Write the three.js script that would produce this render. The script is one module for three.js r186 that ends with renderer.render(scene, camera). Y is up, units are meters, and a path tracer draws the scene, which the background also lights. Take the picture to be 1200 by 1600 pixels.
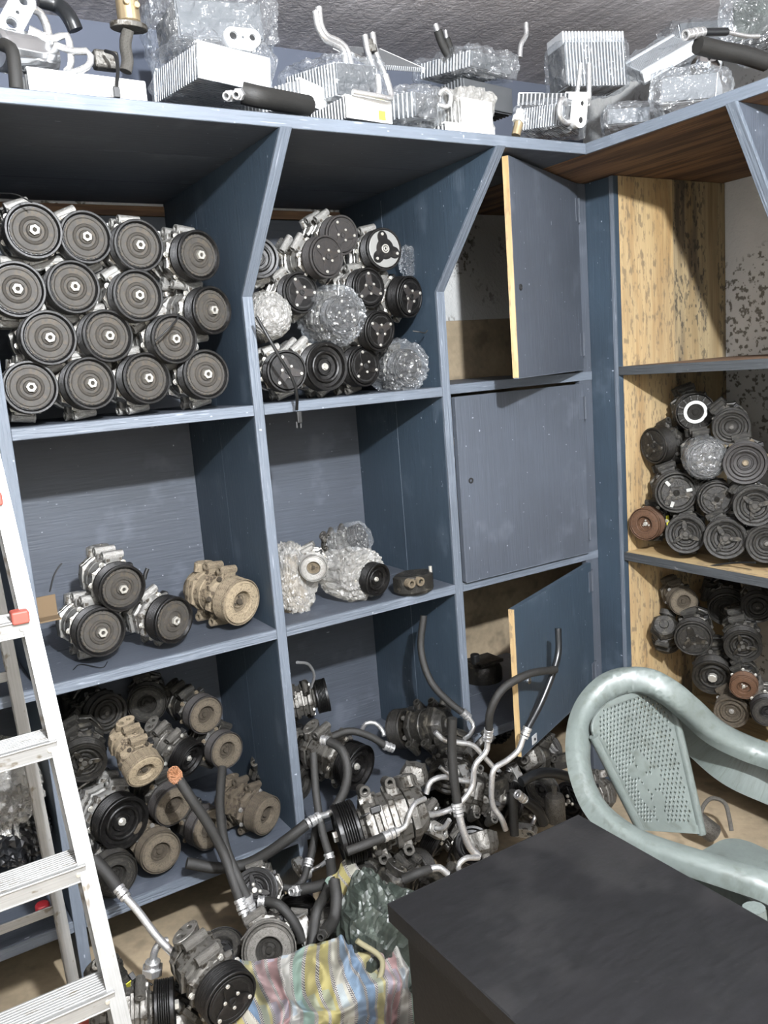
import * as THREE from 'three';
import { mergeGeometries, toCreasedNormals } from 'three/addons/utils/BufferGeometryUtils.js';
import { RoundedBoxGeometry } from 'three/addons/geometries/RoundedBoxGeometry.js';
import { ImprovedNoise } from 'three/addons/math/ImprovedNoise.js';

// ---------------------------------------------------------------- camera, light, exposure
const scene = new THREE.Scene();
scene.background = new THREE.Color(0x050505);
const camera = new THREE.PerspectiveCamera(62.72, 1200 / 1600, 0.02, 30);
{
  const r = new THREE.Vector3(0.84542421, -0.07705482, 0.52850777), u = new THREE.Vector3(0.15436395, 0.98255975, -0.10367313), f = new THREE.Vector3(0.51130195, -0.16923032, -0.84257428);
  camera.position.set(-1.578, 1.4251, 1.9);
  camera.quaternion.setFromRotationMatrix(new THREE.Matrix4().makeBasis(r, u, f.negate()));
}
scene.add(camera);
const renderer = new THREE.WebGLRenderer();
renderer.toneMapping = THREE.LinearToneMapping;
renderer.toneMappingExposure = 1.0;
renderer.shadowMap.enabled = true;
const LAMP = { at: [-1.22, 2.17, 2.22], power: 56, color: 0xf6faff };

// ---------------------------------------------------------------- helpers
let seed = 7;
const rnd = () => { seed = (seed * 1664525 + 1013904223) >>> 0; return seed / 4294967296; };
const rr = (a, b) => a + (b - a) * rnd();
const V = (x, y, z) => new THREE.Vector3(x, y, z);
const PI = Math.PI;
const used = new Map();
function numbered(name) { const n = used.get(name) || 0; used.set(name, n + 1); return n ? name + '_' + String(n).padStart(3, '0') : name; }
function tag(o, label, category, group) { o.userData.label = label; o.userData.category = category; if (group) o.userData.group = group; return o; }
function shade(o) { o.castShadow = true; o.receiveShadow = true; return o; }
function thing(name, label, category, [x, y, z] = [0, 0, 0], group) {
  const o = new THREE.Group(); o.name = numbered(name); o.position.set(x, y, z); scene.add(o);
  return tag(o, label, category, group);
}
function part(name, geo, mat, parent, label) {
  const m = shade(new THREE.Mesh(geo, mat)); m.name = name; if (label) m.userData.label = label; parent.add(m); return m;
}
function solo(name, geo, mat, label, category, group) {
  const m = shade(new THREE.Mesh(geo, mat)); m.name = numbered(name); scene.add(m); return tag(m, label, category, group);
}
function structure(name, geo, mat) { const m = shade(new THREE.Mesh(geo, mat)); m.name = name; m.userData.kind = 'structure'; scene.add(m); return m; }
function flat(g) { const o = g.index ? g.toNonIndexed() : g; for (const k of Object.keys(o.attributes)) if (!['position', 'normal', 'uv'].includes(k)) o.deleteAttribute(k); o.morphAttributes = {}; return o; }
function merge(list) { return mergeGeometries(list.map(flat), false); }
const crease = (g, a = 0.6) => toCreasedNormals(g, a);
// uv in metres, v along the grain axis
function uvBox(g, grain = 'y', off = [0, 0]) {
  const p = g.attributes.position, n = g.attributes.normal, uv = new Float32Array(p.count * 2);
  for (let i = 0; i < p.count; i++) {
    const a = [Math.abs(n.getX(i)), Math.abs(n.getY(i)), Math.abs(n.getZ(i))], c = { x: p.getX(i), y: p.getY(i), z: p.getZ(i) };
    const k = a[0] >= a[1] && a[0] >= a[2] ? 'x' : a[1] >= a[2] ? 'y' : 'z', rest = ['x', 'y', 'z'].filter((t) => t !== k);
    const v = rest.includes(grain) ? grain : rest[1], u = rest.find((t) => t !== v);
    uv[2 * i] = c[u] + off[0]; uv[2 * i + 1] = c[v] + off[1];
  }
  g.setAttribute('uv', new THREE.BufferAttribute(uv, 2)); return g;
}
function box(w, h, d, x, y, z, grain = 'y', r = 0.0015) {
  const g = new RoundedBoxGeometry(w, h, d, 1, Math.min(r, w * 0.45, h * 0.45, d * 0.45)); g.translate(x, y, z); return uvBox(flat(g), grain, [x * 0.7 + z * 1.3, y * 0.9]);
}
const span = (x0, x1, y0, y1, z0, z1, grain, r) => box(x1 - x0, y1 - y0, z1 - z0, (x0 + x1) / 2, (y0 + y1) / 2, (z0 + z1) / 2, grain, r);
function lathe(pts, seg = 40, a = 0.5) { const g = new THREE.LatheGeometry(pts.map(([r, z]) => new THREE.Vector2(Math.max(r, 0.00001), z)), seg); g.rotateX(PI / 2); return crease(flat(g), a); }
function cyl(r, len, axis = 'z', seg = 16, r2 = r) {
  const b = Math.min(r, r2, len) * 0.12, g = new THREE.LatheGeometry([[0, -len / 2], [r - b, -len / 2], [r, -len / 2 + b], [r2, len / 2 - b], [r2 - b, len / 2], [0, len / 2]].map(([a, c]) => new THREE.Vector2(Math.max(a, 1e-5), c)), seg);
  if (axis === 'z') g.rotateX(PI / 2); if (axis === 'x') g.rotateZ(PI / 2); return crease(flat(g), 0.5);
}
function ring(ro, ri, len, axis = 'z', seg = 20) {
  const b = (ro - ri) * 0.15, g = new THREE.LatheGeometry([[ri, -len / 2 + b], [ri + b, -len / 2], [ro - b, -len / 2], [ro, -len / 2 + b], [ro, len / 2 - b], [ro - b, len / 2], [ri + b, len / 2], [ri, len / 2 - b], [ri, -len / 2 + b]].map(([a, c]) => new THREE.Vector2(a, c)), seg);
  if (axis === 'z') g.rotateX(PI / 2); if (axis === 'x') g.rotateZ(PI / 2); return crease(flat(g), 0.5);
}
function extrude(shape, depth, bevel = 0, seg = 8) {
  const g = new THREE.ExtrudeGeometry(shape, { depth, bevelEnabled: bevel > 0, bevelSize: bevel, bevelThickness: bevel, bevelSegments: 1, curveSegments: seg }); return flat(g);
}
function poly(pts) { const s = new THREE.Shape(); pts.forEach(([x, y], i) => (i ? s.lineTo(x, y) : s.moveTo(x, y))); s.closePath(); return s; }
function hexNut(r, h, hole) { const s = poly([...Array(6)].map((_, i) => [r * Math.cos(i * PI / 3), r * Math.sin(i * PI / 3)])); if (hole) { const p = new THREE.Path(); p.absarc(0, 0, hole, 0, 2 * PI, true); s.holes.push(p); } return extrude(s, h, r * 0.07, 16); }
function tube(pts, r, seg = 0, rad = 9) {
  const c = new THREE.CatmullRomCurve3(pts.map((p) => (p.isVector3 ? p : V(...p))), false, 'centripetal');
  const n = seg || Math.max(6, Math.ceil(c.getLength() / 0.012));
  const g = flat(new THREE.TubeGeometry(c, n, r, rad, false)), list = [g];
  for (const t of [0, 1]) { const cap = new THREE.CircleGeometry(r, rad), q = new THREE.Quaternion().setFromUnitVectors(V(0, 0, 1), c.getTangent(t).multiplyScalar(t ? 1 : -1)); cap.applyQuaternion(q); const e = c.getPoint(t); cap.translate(e.x, e.y, e.z); list.push(flat(cap)); }
  return merge(list);
}
function aim(g, from, to) { const d = V(...to).sub(V(...from)); g.applyQuaternion(new THREE.Quaternion().setFromUnitVectors(V(0, 0, 1), d.normalize())); g.translate(...from); return g; }
const noise = new ImprovedNoise();
const N3 = (x, y, z) => noise.noise(x, y, z);
const fbm3 = (x, y, z) => N3(x, y, z) + 0.5 * N3(2.1 * x, 2.1 * y, 2.1 * z) + 0.25 * N3(4.3 * x, 4.3 * y, 4.3 * z);

// ---------------------------------------------------------------- textures (what surfaces are made of)
function hash(x, y, s) { let h = (x * 374761393 + y * 668265263 + s * 974634777) | 0; h = Math.imul(h ^ (h >>> 13), 1274126177); return ((h ^ (h >>> 16)) >>> 0) / 4294967296; }
function vn(x, y, px, py, s) {
  const xi = Math.floor(x), yi = Math.floor(y), fx = x - xi, fy = y - yi, u = fx * fx * (3 - 2 * fx), v = fy * fy * (3 - 2 * fy);
  const m = (a, n) => ((a % n) + n) % n, a = m(xi, px), b = m(xi + 1, px), c = m(yi, py), d = m(yi + 1, py);
  return (hash(a, c, s) * (1 - u) + hash(b, c, s) * u) * (1 - v) + (hash(a, d, s) * (1 - u) + hash(b, d, s) * u) * v;
}
function fb(u, v, fx, fy, s, oct = 4) { let t = 0, a = 0.5, w = 0; for (let i = 0; i < oct; i++) { t += a * vn(u * fx, v * fy, fx, fy, s + i * 17); w += a; a *= 0.55; fx *= 2; fy *= 2; } return t / w; }
const sat = (t) => Math.min(1, Math.max(0, t)), step = (a, b, t) => { const x = sat((t - a) / (b - a)); return x * x * (3 - 2 * x); };
const mixc = (a, b, t) => [a[0] + (b[0] - a[0]) * t, a[1] + (b[1] - a[1]) * t, a[2] + (b[2] - a[2]) * t];
function tex(n, metres, fn, srgb = true) {
  const d = new Uint8Array(n * n * 4);
  for (let j = 0; j < n; j++) for (let i = 0; i < n; i++) { const c = fn(i / n, j / n), k = (j * n + i) * 4; d[k] = Math.min(255, Math.max(0, c[0])); d[k + 1] = Math.min(255, Math.max(0, c[1])); d[k + 2] = Math.min(255, Math.max(0, c[2])); d[k + 3] = 255; }
  const t = new THREE.DataTexture(d, n, n); t.magFilter = THREE.LinearFilter; t.minFilter = THREE.LinearFilter; t.wrapS = t.wrapT = THREE.RepeatWrapping; t.repeat.set(1 / metres, 1 / metres);
  if (srgb) t.colorSpace = THREE.SRGBColorSpace; t.needsUpdate = true; return t;
}
const gray = (g) => [g, g, g];
function paintTex(base, s, wear) {
  return tex(768, 0.9, (u, v) => {
    const st = fb(u, v, 180, 10, s, 3) - 0.5, big = fb(u, v, 4, 4, s + 3, 4) - 0.5, dust = fb(u, v, 11, 11, s + 5, 4);
    let c = base.map((b) => b * (1 + 0.1 * st + 0.2 * big));
    c = mixc(c, [150, 154, 165], 0.16 * step(0.58, 0.85, dust));
    const sc = fb(u, v, 260, 14, s + 9, 2), ch = fb(u, v, 90, 70, s + 11, 2);
    c = mixc(c, [165, 168, 178], wear * step(0.8, 0.92, sc)); c = mixc(c, [195, 197, 205], step(0.9 - 0.05 * wear, 0.95, ch) * 0.6);
    return c;
  });
}
const T = {};
T.paint = paintTex([61, 66, 74], 11, 0.06); T.blue = paintTex([44, 56, 67], 13, 0.06);  // blue: the paint again with side-face shade and a bluer cast mixed in
T.edge = paintTex([84, 91, 100], 31, 0.5);  // worn paint, its base lifted for the light that front edges catch
T.grain = tex(512, 0.6, (u, v) => gray(255 * fb(u, v, 160, 8, 77, 3)), false);
T.ply = tex(768, 0.9, (u, v) => {
  const w = 0.08 * fb(u, v, 3, 3, 5), g = fb(u + w, v, 30, 3, 51, 4), fine = fb(u, v, 220, 6, 57, 2), big = fb(u, v, 5, 2, 63, 3);
  let c = mixc([168, 145, 104], [146, 118, 78], step(0.35, 0.8, g)); c = c.map((k) => k * (0.9 + 0.16 * (fine - 0.5) + 0.3 * (big - 0.3)));
  const mold = fb(u, v, 120, 40, 71, 4), area = fb(u, v, 3, 2, 73, 2); c = mixc(c, [84, 72, 56], 0.7 * step(0.54, 0.72, mold) * step(0.42, 0.75, area)); c = mixc(c, [128, 112, 90], 0.35 * step(0.4, 0.8, area)); return c;
});
T.plyold = tex(768, 0.9, (u, v) => {
  const g = fb(u, v, 34, 3, 251, 4), fine = fb(u, v, 200, 6, 257, 2), streak = fb(u, v, 16, 2, 261, 3), sp = fb(u, v, 110, 50, 265, 4);
  let c = mixc([158, 140, 106], [134, 112, 78], step(0.35, 0.8, g)).map((k) => k * (0.92 + 0.16 * (fine - 0.5)));
  c = mixc(c, [58, 52, 46], 0.75 * step(0.58, 0.8, streak)); return mixc(c, [48, 44, 38], 0.7 * step(0.55, 0.7, sp) * step(0.35, 0.65, streak));
});
T.darkwood = tex(512, 0.8, (u, v) => { const g = fb(u, v, 40, 3, 81, 4), f = fb(u, v, 180, 6, 83, 2); return mixc([112, 84, 58], [66, 46, 32], step(0.35, 0.7, g)).map((k) => k * (0.85 + 0.3 * f)); });
T.plaster = tex(768, 1.3, (u, v) => {
  const b = fb(u, v, 5, 5, 91, 5), m = fb(u, v, 110, 110, 95, 4), a = fb(u, v, 4, 5, 97, 3);
  return mixc([176 + 30 * (b - 0.5), 176 + 28 * (b - 0.5), 174 + 26 * (b - 0.5)], [74, 70, 62], 0.75 * step(0.57, 0.66, m) * step(0.45, 0.6, a));
});
T.ceil = tex(768, 1.6, (u, v) => { const s1 = fb(u, v, 6, 90, 101, 3), b = fb(u, v, 5, 5, 105, 4), sc = fb(u, v, 14, 70, 109, 3); return mixc([176, 171, 172].map((k) => k * (0.72 + 0.3 * s1 + 0.3 * b)), [205, 200, 200], 0.6 * step(0.72, 0.82, sc)); });
T.floor = tex(768, 1.2, (u, v) => { const b = fb(u, v, 6, 6, 111, 5), f = fb(u, v, 80, 80, 113, 3), m = fb(u, v, 14, 14, 115, 4); return mixc([138, 124, 102].map((k) => k * (0.7 + 0.45 * b + 0.15 * f)), [84, 74, 60], 0.5 * step(0.55, 0.8, m)); });
T.cast = tex(512, 0.12, (u, v) => { const b = fb(u, v, 7, 7, 121, 4), f = fb(u, v, 90, 90, 123, 2), d = fb(u, v, 16, 16, 125, 4); return mixc(gray(198 * (0.82 + 0.25 * b + 0.1 * f)), [92, 84, 74], 0.75 * step(0.56, 0.74, d)); });
T.dust = tex(512, 0.12, (u, v) => { const b = fb(u, v, 6, 6, 131, 5), f = fb(u, v, 60, 60, 133, 3), d = fb(u, v, 12, 12, 135, 4); return mixc([146, 136, 119].map((k) => k * (0.72 + 0.35 * b + 0.2 * f)), [70, 60, 48], 0.8 * step(0.55, 0.72, d)); });
T.oily = tex(512, 0.12, (u, v) => { const b = fb(u, v, 7, 7, 141, 5), f = fb(u, v, 60, 60, 143, 3); return mixc([52, 50, 47], [118, 112, 102], step(0.5, 0.8, b) * 0.8).map((k) => k * (0.75 + 0.5 * f)); });
T.plate = tex(512, 0.12, (u, v) => { const b = fb(u, v, 8, 8, 151, 5), f = fb(u, v, 110, 110, 153, 2), s2 = fb(u, v, 20, 20, 155, 3); return mixc([84, 80, 74].map((k) => k * (0.7 + 0.35 * b + 0.35 * f)), [116, 102, 82], 0.7 * step(0.5, 0.72, s2)); });
T.rough = tex(256, 0.1, (u, v) => gray(255 * fb(u, v, 20, 20, 161, 4)), false);
T.lump = tex(512, 0.1, (u, v) => gray(255 * fb(u, v, 12, 12, 165, 5)), false);
T.lam = tex(768, 0.7, (u, v) => { const g = fb(u, v, 200, 40, 171, 3), d = fb(u, v, 6, 6, 173, 4), p = fb(u, v, 170, 170, 175, 2); return mixc([17, 17, 18].map((k) => k * (0.8 + 0.5 * (g - 0.5))), [40, 39, 38], 0.35 * step(0.55, 0.8, d) + 0.5 * step(0.85, 0.95, p)); });
T.chair = tex(512, 0.4, (u, v) => { const b = fb(u, v, 6, 6, 181, 5), f = fb(u, v, 60, 60, 183, 3), s1 = fb(u, v, 20, 20, 185, 4); return mixc([122, 129, 126].map((k) => k * (0.84 + 0.25 * b + 0.1 * f)), [84, 88, 80], 0.4 * step(0.55, 0.8, s1)); });
T.alu = tex(512, 0.3, (u, v) => { const s1 = fb(u, v, 200, 4, 191, 3), b = fb(u, v, 8, 8, 193, 4), st = fb(u, v, 24, 12, 195, 4); return mixc(gray(214 * (0.86 + 0.14 * s1 + 0.1 * b)), [120, 104, 84], 0.6 * step(0.62, 0.78, st)); });
T.green = tex(512, 0.25, (u, v) => { const w = 0.06 * (((u * 120) | 0) + ((v * 120) | 0)) % 0.12, b = fb(u, v, 5, 5, 201, 4), d = fb(u, v, 14, 14, 203, 4); return mixc([40, 46, 41], [62, 68, 62], step(0.4, 0.75, b)).map((k) => k * (0.85 + 2 * w)).map((k) => k * (0.7 + 0.5 * d)); });
T.sack = (() => {   // woven stripes of blue, yellow, pink and checked bands
  const bands = [[186, 174, 108], [196, 192, 176], [138, 160, 182], [122, 146, 172], [194, 184, 130], [188, 158, 156], [176, 140, 138], [196, 194, 186], [140, 164, 150], [186, 174, 112]];
  return tex(768, 0.26, (u, v) => {
    const k = u * 10, i = Math.floor(k) % 10, f = k - Math.floor(k), weave = 0.86 + 0.14 * (((Math.floor(u * 200) + Math.floor(v * 200)) & 1) ? 1 : 0);
    let c = bands[i]; if (f > 0.74) c = ((Math.floor(u * 130) + Math.floor(v * 130)) & 1) ? [70, 66, 74] : [226, 220, 208];
    const vb = Math.floor(v * 6) % 3; if (vb === 1 && f < 0.5) c = mixc(c, [150, 182, 214], 0.35);
    return c.map((x) => x * weave * (0.72 + 0.25 * fb(u, v, 8, 8, 211, 4)));
  });
})();
T.crinkle = tex(512, 0.15, (u, v) => { const a = fb(u, v, 9, 9, 221, 4), b = fb(u + 0.13, v, 22, 7, 225, 3); return gray(255 * (Math.abs(a - 0.5) * 1.6 + Math.abs(b - 0.5))); }, false);

// ---------------------------------------------------------------- materials
const std = (o) => new THREE.MeshStandardMaterial(o);
const M = {
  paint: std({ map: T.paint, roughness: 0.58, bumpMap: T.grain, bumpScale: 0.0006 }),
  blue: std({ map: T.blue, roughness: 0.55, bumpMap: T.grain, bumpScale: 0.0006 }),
  edge: std({ map: T.edge, roughness: 0.62, bumpMap: T.grain, bumpScale: 0.002 }),
  edgedark: std({ map: T.edge, color: 0xa09c94, roughness: 0.7, bumpMap: T.grain, bumpScale: 0.002 }),
  ply: std({ map: T.ply, roughness: 0.7, bumpMap: T.grain, bumpScale: 0.0008 }),
  darkwood: std({ map: T.darkwood, roughness: 0.8, bumpMap: T.grain, bumpScale: 0.001 }),
  plaster: std({ map: T.plaster, roughness: 0.9, bumpMap: T.lump, bumpScale: 0.002 }),
  beige: std({ map: T.floor, color: 0xffffff, roughness: 0.9 }),
  wallblue: std({ color: 0x4f5460, roughness: 0.9 }),
  wall: std({ color: 0xa9a7a2, roughness: 0.95 }),
  ceil: std({ map: T.ceil, roughness: 0.55, bumpMap: T.lump, bumpScale: 0.003 }),
  floor: std({ map: T.floor, roughness: 0.75 }),
  line: std({ color: 0x9aa0aa, roughness: 0.8 }),
  cast: std({ map: T.cast, color: 0xcfcdc8, metalness: 0.75, roughness: 0.4, bumpMap: T.rough, bumpScale: 0.0006 }),
  castdark: std({ map: T.cast, color: 0x7c7973, metalness: 0.6, roughness: 0.5, bumpMap: T.rough, bumpScale: 0.0008 }),
  dusty: std({ map: T.dust, color: 0xc4beb4, metalness: 0.1, roughness: 0.85, bumpMap: T.rough, bumpScale: 0.001 }),
  dustydark: std({ map: T.dust, color: 0x76716a, metalness: 0.1, roughness: 0.8, bumpMap: T.rough, bumpScale: 0.001 }),
  oily: std({ map: T.oily, color: 0xbcbcb8, metalness: 0.35, roughness: 0.5, bumpMap: T.rough, bumpScale: 0.001 }),
  oilydark: std({ map: T.oily, color: 0x8a8780, metalness: 0.2, roughness: 0.42, bumpMap: T.rough, bumpScale: 0.001 }),
  black: std({ map: T.oily, color: 0x5c5c60, metalness: 0.25, roughness: 0.4, bumpMap: T.rough, bumpScale: 0.0003 }),
  blackdust: std({ map: T.plate, color: 0x74747c, metalness: 0.15, roughness: 0.6, bumpMap: T.rough, bumpScale: 0.0004 }),
  gloss: std({ color: 0x131417, metalness: 0.2, roughness: 0.22 }),
  plate: std({ map: T.plate, color: 0x9a9a9a, metalness: 0.15, roughness: 0.7, bumpMap: T.rough, bumpScale: 0.0006 }),
  strap: std({ color: 0x6b664e, roughness: 0.7 }),
  dustmid: std({ map: T.dust, color: 0x928e88, roughness: 0.8, bumpMap: T.rough, bumpScale: 0.0008 }),
  tanring: std({ map: T.dust, color: 0xdcd6ca, metalness: 0.05, roughness: 0.8 }),
  lightring: std({ color: 0xb9bab6, roughness: 0.6 }),
  white: std({ color: 0xdedede, roughness: 0.5 }),
  rust: std({ map: T.dust, color: 0x8a6a56, metalness: 0.2, roughness: 0.7 }),
  nut: std({ color: 0xbdbab2, metalness: 0.7, roughness: 0.4 }),
  dark: std({ color: 0x0b0b0c, roughness: 0.8 }),
  pipe: std({ map: T.alu, metalness: 0.85, roughness: 0.34 }),
  chrome: std({ color: 0xd4d6d8, metalness: 0.95, roughness: 0.16 }),
  alu: std({ map: T.alu, color: 0xb0b0ae, metalness: 0.55, roughness: 0.45 }),
  aluplain: std({ color: 0xd9dbdd, metalness: 0.55, roughness: 0.42 }),
  fin: std({ color: 0xb4b6b8, metalness: 0.7, roughness: 0.45 }),
  findark: std({ color: 0x56585a, metalness: 0.5, roughness: 0.6 }),
  endplate: std({ color: 0xe8e8e6, metalness: 0.25, roughness: 0.5 }),
  hose: std({ map: T.plate, color: 0x4f5254, roughness: 0.62, bumpMap: T.rough, bumpScale: 0.0004 }),
  hoseshiny: std({ color: 0x17191b, roughness: 0.3 }),
  wire: std({ color: 0x131313, roughness: 0.5 }),
  brass: std({ color: 0x9c8c70, metalness: 0.7, roughness: 0.4 }),
  tape: std({ color: 0x80583c, roughness: 0.6 }),
  redcap: std({ color: 0x8c4136, roughness: 0.55 }),
  yellow: std({ color: 0xd9d23a, roughness: 0.6 }),
  lam: new THREE.MeshPhysicalMaterial({ map: T.lam, roughness: 0.55, specularIntensity: 0.35, bumpMap: T.rough, bumpScale: 0.0002 }),
  plyold: std({ map: T.plyold, roughness: 0.8, bumpMap: T.grain, bumpScale: 0.0008 }),
  friction: std({ color: 0x8f8f8c, metalness: 0.6, roughness: 0.5 }),
  chair: std({ map: T.chair, color: 0x9ea19f, roughness: 0.5 }),
  bag: std({ color: 0x161719, roughness: 0.28 }),
  green: std({ map: T.green, roughness: 0.45, side: THREE.DoubleSide }),
  sack: std({ map: T.sack, color: 0xc8c8c8, roughness: 0.88, side: THREE.DoubleSide }),
  card: std({ color: 0x5f4e38, roughness: 0.85 }),
  red: std({ color: 0xb03038, roughness: 0.5 }),
  film: new THREE.MeshPhysicalMaterial({ color: 0xf4f6f8, roughness: 0.13, transmission: 0.95, thickness: 0, ior: 1.55, bumpMap: T.crinkle, bumpScale: 0.004, side: THREE.DoubleSide }),
  filmwhite: new THREE.MeshPhysicalMaterial({ color: 0xe6e4df, roughness: 0.2, transmission: 0.8, thickness: 0, ior: 1.55, bumpMap: T.crinkle, bumpScale: 0.004, side: THREE.DoubleSide }),
};

// ---------------------------------------------------------------- lamp behind the camera
{
  const [x, y, z] = LAMP.at;
  const l = thing('hanging_bulb', 'bare white bulb hanging on a short flex from the ceiling', 'lamp', [x, 2.38, z]);
  part('ceiling_rose', cyl(0.04, 0.02, 'y', 20).translate(0, -0.01, 0), M.white, l);
  part('flex', tube([[0, -0.02, 0], [0.002, -0.06, 0], [0, -0.11, 0]], 0.003), M.wire, l);
  part('lamp_holder', cyl(0.018, 0.05, 'y', 16).translate(0, -0.13, 0), M.white, l);
  const bulb = part('bulb', new THREE.SphereGeometry(0.034, 24, 16).translate(0, y - 2.38, 0), std({ color: 0xffffff, emissive: 0xf4f7ff, emissiveIntensity: 12, roughness: 0.4 }), l); bulb.castShadow = false;
  const p = new THREE.PointLight(LAMP.color, LAMP.power, 0, 2); p.name = 'bulb_light'; p.position.set(0, y - 2.38, 0); p.castShadow = true; p.shadow.radius = 1.6; p.shadow.mapSize.set(2048, 2048); l.add(p);
}

// ---------------------------------------------------------------- room
structure('floor', span(-2.7, 1.0, -0.08, 0, -0.62, 3.1, 'x', 0.001), M.floor);
structure('ceiling', span(-2.7, 1.0, 2.38, 2.46, -0.62, 3.1, 'x', 0.001), M.ceil);
{
  const wb = new THREE.Group(); wb.name = 'wall_back'; wb.userData.kind = 'structure'; scene.add(wb);
  part('lower_wall', span(-2.7, 1.0, 0, 1.565, -0.62, -0.5, 'x', 0.001), M.beige, wb); part('plaster_wall', span(-2.7, 1.0, 1.565, 1.93, -0.62, -0.5, 'x', 0.001), M.plaster, wb); part('upper_wall', span(-2.7, 1.0, 1.93, 2.38, -0.62, -0.5, 'x', 0.001), M.wallblue, wb);
}
structure('wall_right', span(0.874, 1.0, 0, 2.38, -0.5, 3.1, 'y', 0.001), M.plaster);
structure('wall_left', span(-2.82, -2.7, 0, 2.38, -0.62, 3.1, 'y', 0.001), M.wall);
structure('wall_front', span(-2.7, 0.874, 0, 2.38, 3.0, 3.1, 'y', 0.001), M.wall);

// ---------------------------------------------------------------- the two painted shelf units
const G = { D: 0.487, t: 0.0258, s1: 1.3594, s2: 0.7963, s3: 0.2314, x0: -1.3151, x1: -0.7689, x2: -0.2063, xr: 0.3665, ov: 0.2745, top: 1.9192, zc: 0.11, yA: 1.3726, yB: 0.804, yC: 0.24, zr: 0.688 };
const unit = thing('shelf_unit', 'tall dark blue shelf unit along the back wall with two open cupboard doors', 'shelf unit', [-0.8, 0, -0.24]);
const W = (g) => g.translate(0.8, 0, 0.24);
function group(name, parent) { const g = new THREE.Group(); g.name = name; parent.add(g); return g; }
function shelfBoard(x0, x1, y, parent, w, mat = M.paint) {   // a shelf of two boards with a worn front lipping tinted as if lit
  const s = group('shelf', parent);
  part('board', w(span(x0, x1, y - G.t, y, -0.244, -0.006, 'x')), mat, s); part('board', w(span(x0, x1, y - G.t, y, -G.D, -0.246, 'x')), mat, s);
  part('front_lipping', w(span(x0, x1, y - G.t - 0.0005, y + 0.0005, -0.006, 0.001, 'x')), M.edge, s, 'worn front edge, tinted paler for the light it catches');
}
function uprightShape(zs, ze, kneeY, kneeOut) {
  return poly(kneeOut ? [[zs, 0], [ze, 0], [ze, kneeY], [ze + kneeOut, G.top - 0.001], [zs, G.top - 0.001]] : [[zs, 0], [ze, 0], [ze, G.top - 0.001], [zs, G.top - 0.001]]);
}
function divider(x, parent, w) {     // an upright flaring forward above its knee to carry the deeper top board
  const d = group('upright', parent), T0 = G.t;
  const put = (name, shape, mat, lab) => { const g = extrude(shape, T0 - 0.002, 0.001); g.rotateY(-PI / 2); g.translate(x + T0 - 0.001, 0, 0); part(name, w(uvBox(g, 'y', [x, 0])), mat, d, lab); };
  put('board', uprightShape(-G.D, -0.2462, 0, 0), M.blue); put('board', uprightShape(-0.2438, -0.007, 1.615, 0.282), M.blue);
  put('front_lipping', poly([[-0.006, 0], [0.001, 0], [0.001, 1.614], [0.283, G.top - 0.001], [0.276, G.top - 0.001], [-0.006, 1.616]]), M.edge, 'worn front edge, tinted paler for the light it catches');
  part('joint_line', w(span(x + 0.0005, x + T0 - 0.0005, 0.02, G.top - 0.02, -0.246, -0.244, 'y', 0.0004)), M.line, d, 'pale filler line between the boards');
}
for (const x of [-1.88, G.x0 - G.t, G.x1, G.x2]) divider(x, unit, W);
for (const [a, b] of [[-1.854, G.x0 - G.t], [G.x0, G.x1], [G.x1 + G.t, G.x2]]) for (const y of [G.s1, G.s2, G.s3]) shelfBoard(a, b, y, unit, W);
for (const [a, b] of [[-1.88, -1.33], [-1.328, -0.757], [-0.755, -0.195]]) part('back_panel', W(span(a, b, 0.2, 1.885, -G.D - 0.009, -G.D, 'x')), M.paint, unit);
part('back_batten', W(span(-1.88, -0.206, 1.886, 1.912, -G.D - 0.009, -G.D + 0.004, 'x')), M.darkwood, unit, 'bare reddish wood batten');
// cupboard column on the right: shelves, stile, rails and doors
shelfBoard(G.x2 + G.t, G.xr, G.s1 + 0.004, unit, W); shelfBoard(G.x2 + G.t, G.xr, G.s2, unit, W); shelfBoard(G.x2 + G.t, G.xr, 0.325, unit, W);
part('door_stile', W(span(0.313, G.xr - 0.001, 0, G.top - 0.001, -0.02, 0, 'y')), M.paint, unit);
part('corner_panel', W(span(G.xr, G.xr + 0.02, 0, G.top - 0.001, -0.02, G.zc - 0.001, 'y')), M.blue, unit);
part('corner_bead', W(span(G.xr - 0.003, G.xr - 0.0005, 0, G.top - 0.001, G.zc - 0.016, G.zc - 0.0012, 'y', 0.001)), M.edge, unit, 'worn corner edge, tinted paler as if catching light');
function cupboardDoor(hx, hz, fx, fz, y0, y1, extra, mat = M.paint) {
  const len = Math.hypot(fx - hx, fz - hz), a = Math.atan2(fz - hz, hx - fx);
  const d = new THREE.Group(); d.name = 'door'; d.position.set(hx + 0.8, 0, hz + 0.24); d.rotation.y = a; unit.add(d);
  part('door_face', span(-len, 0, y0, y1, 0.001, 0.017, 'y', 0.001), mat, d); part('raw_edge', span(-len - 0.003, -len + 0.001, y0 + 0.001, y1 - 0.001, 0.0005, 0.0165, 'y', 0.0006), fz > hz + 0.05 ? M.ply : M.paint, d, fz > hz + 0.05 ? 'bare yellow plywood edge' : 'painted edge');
  part('lower_edge', span(-len, 0, y0 - 0.0015, y0 + 0.001, 0.0015, 0.0165, 'x', 0.0004), M.edge, d);
  for (const y of [y0 + 0.14 * (y1 - y0), y1 - 0.14 * (y1 - y0)]) part('hinge', merge([cyl(0.004, 0.07, 'y', 10).translate(0.004, y, 0.018), box(0.02, 0.066, 0.0015, -0.012, y, 0.0174)]), M.paint, d);
  if (extra) extra(d, len, y0, y1);
  return d;
}
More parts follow.
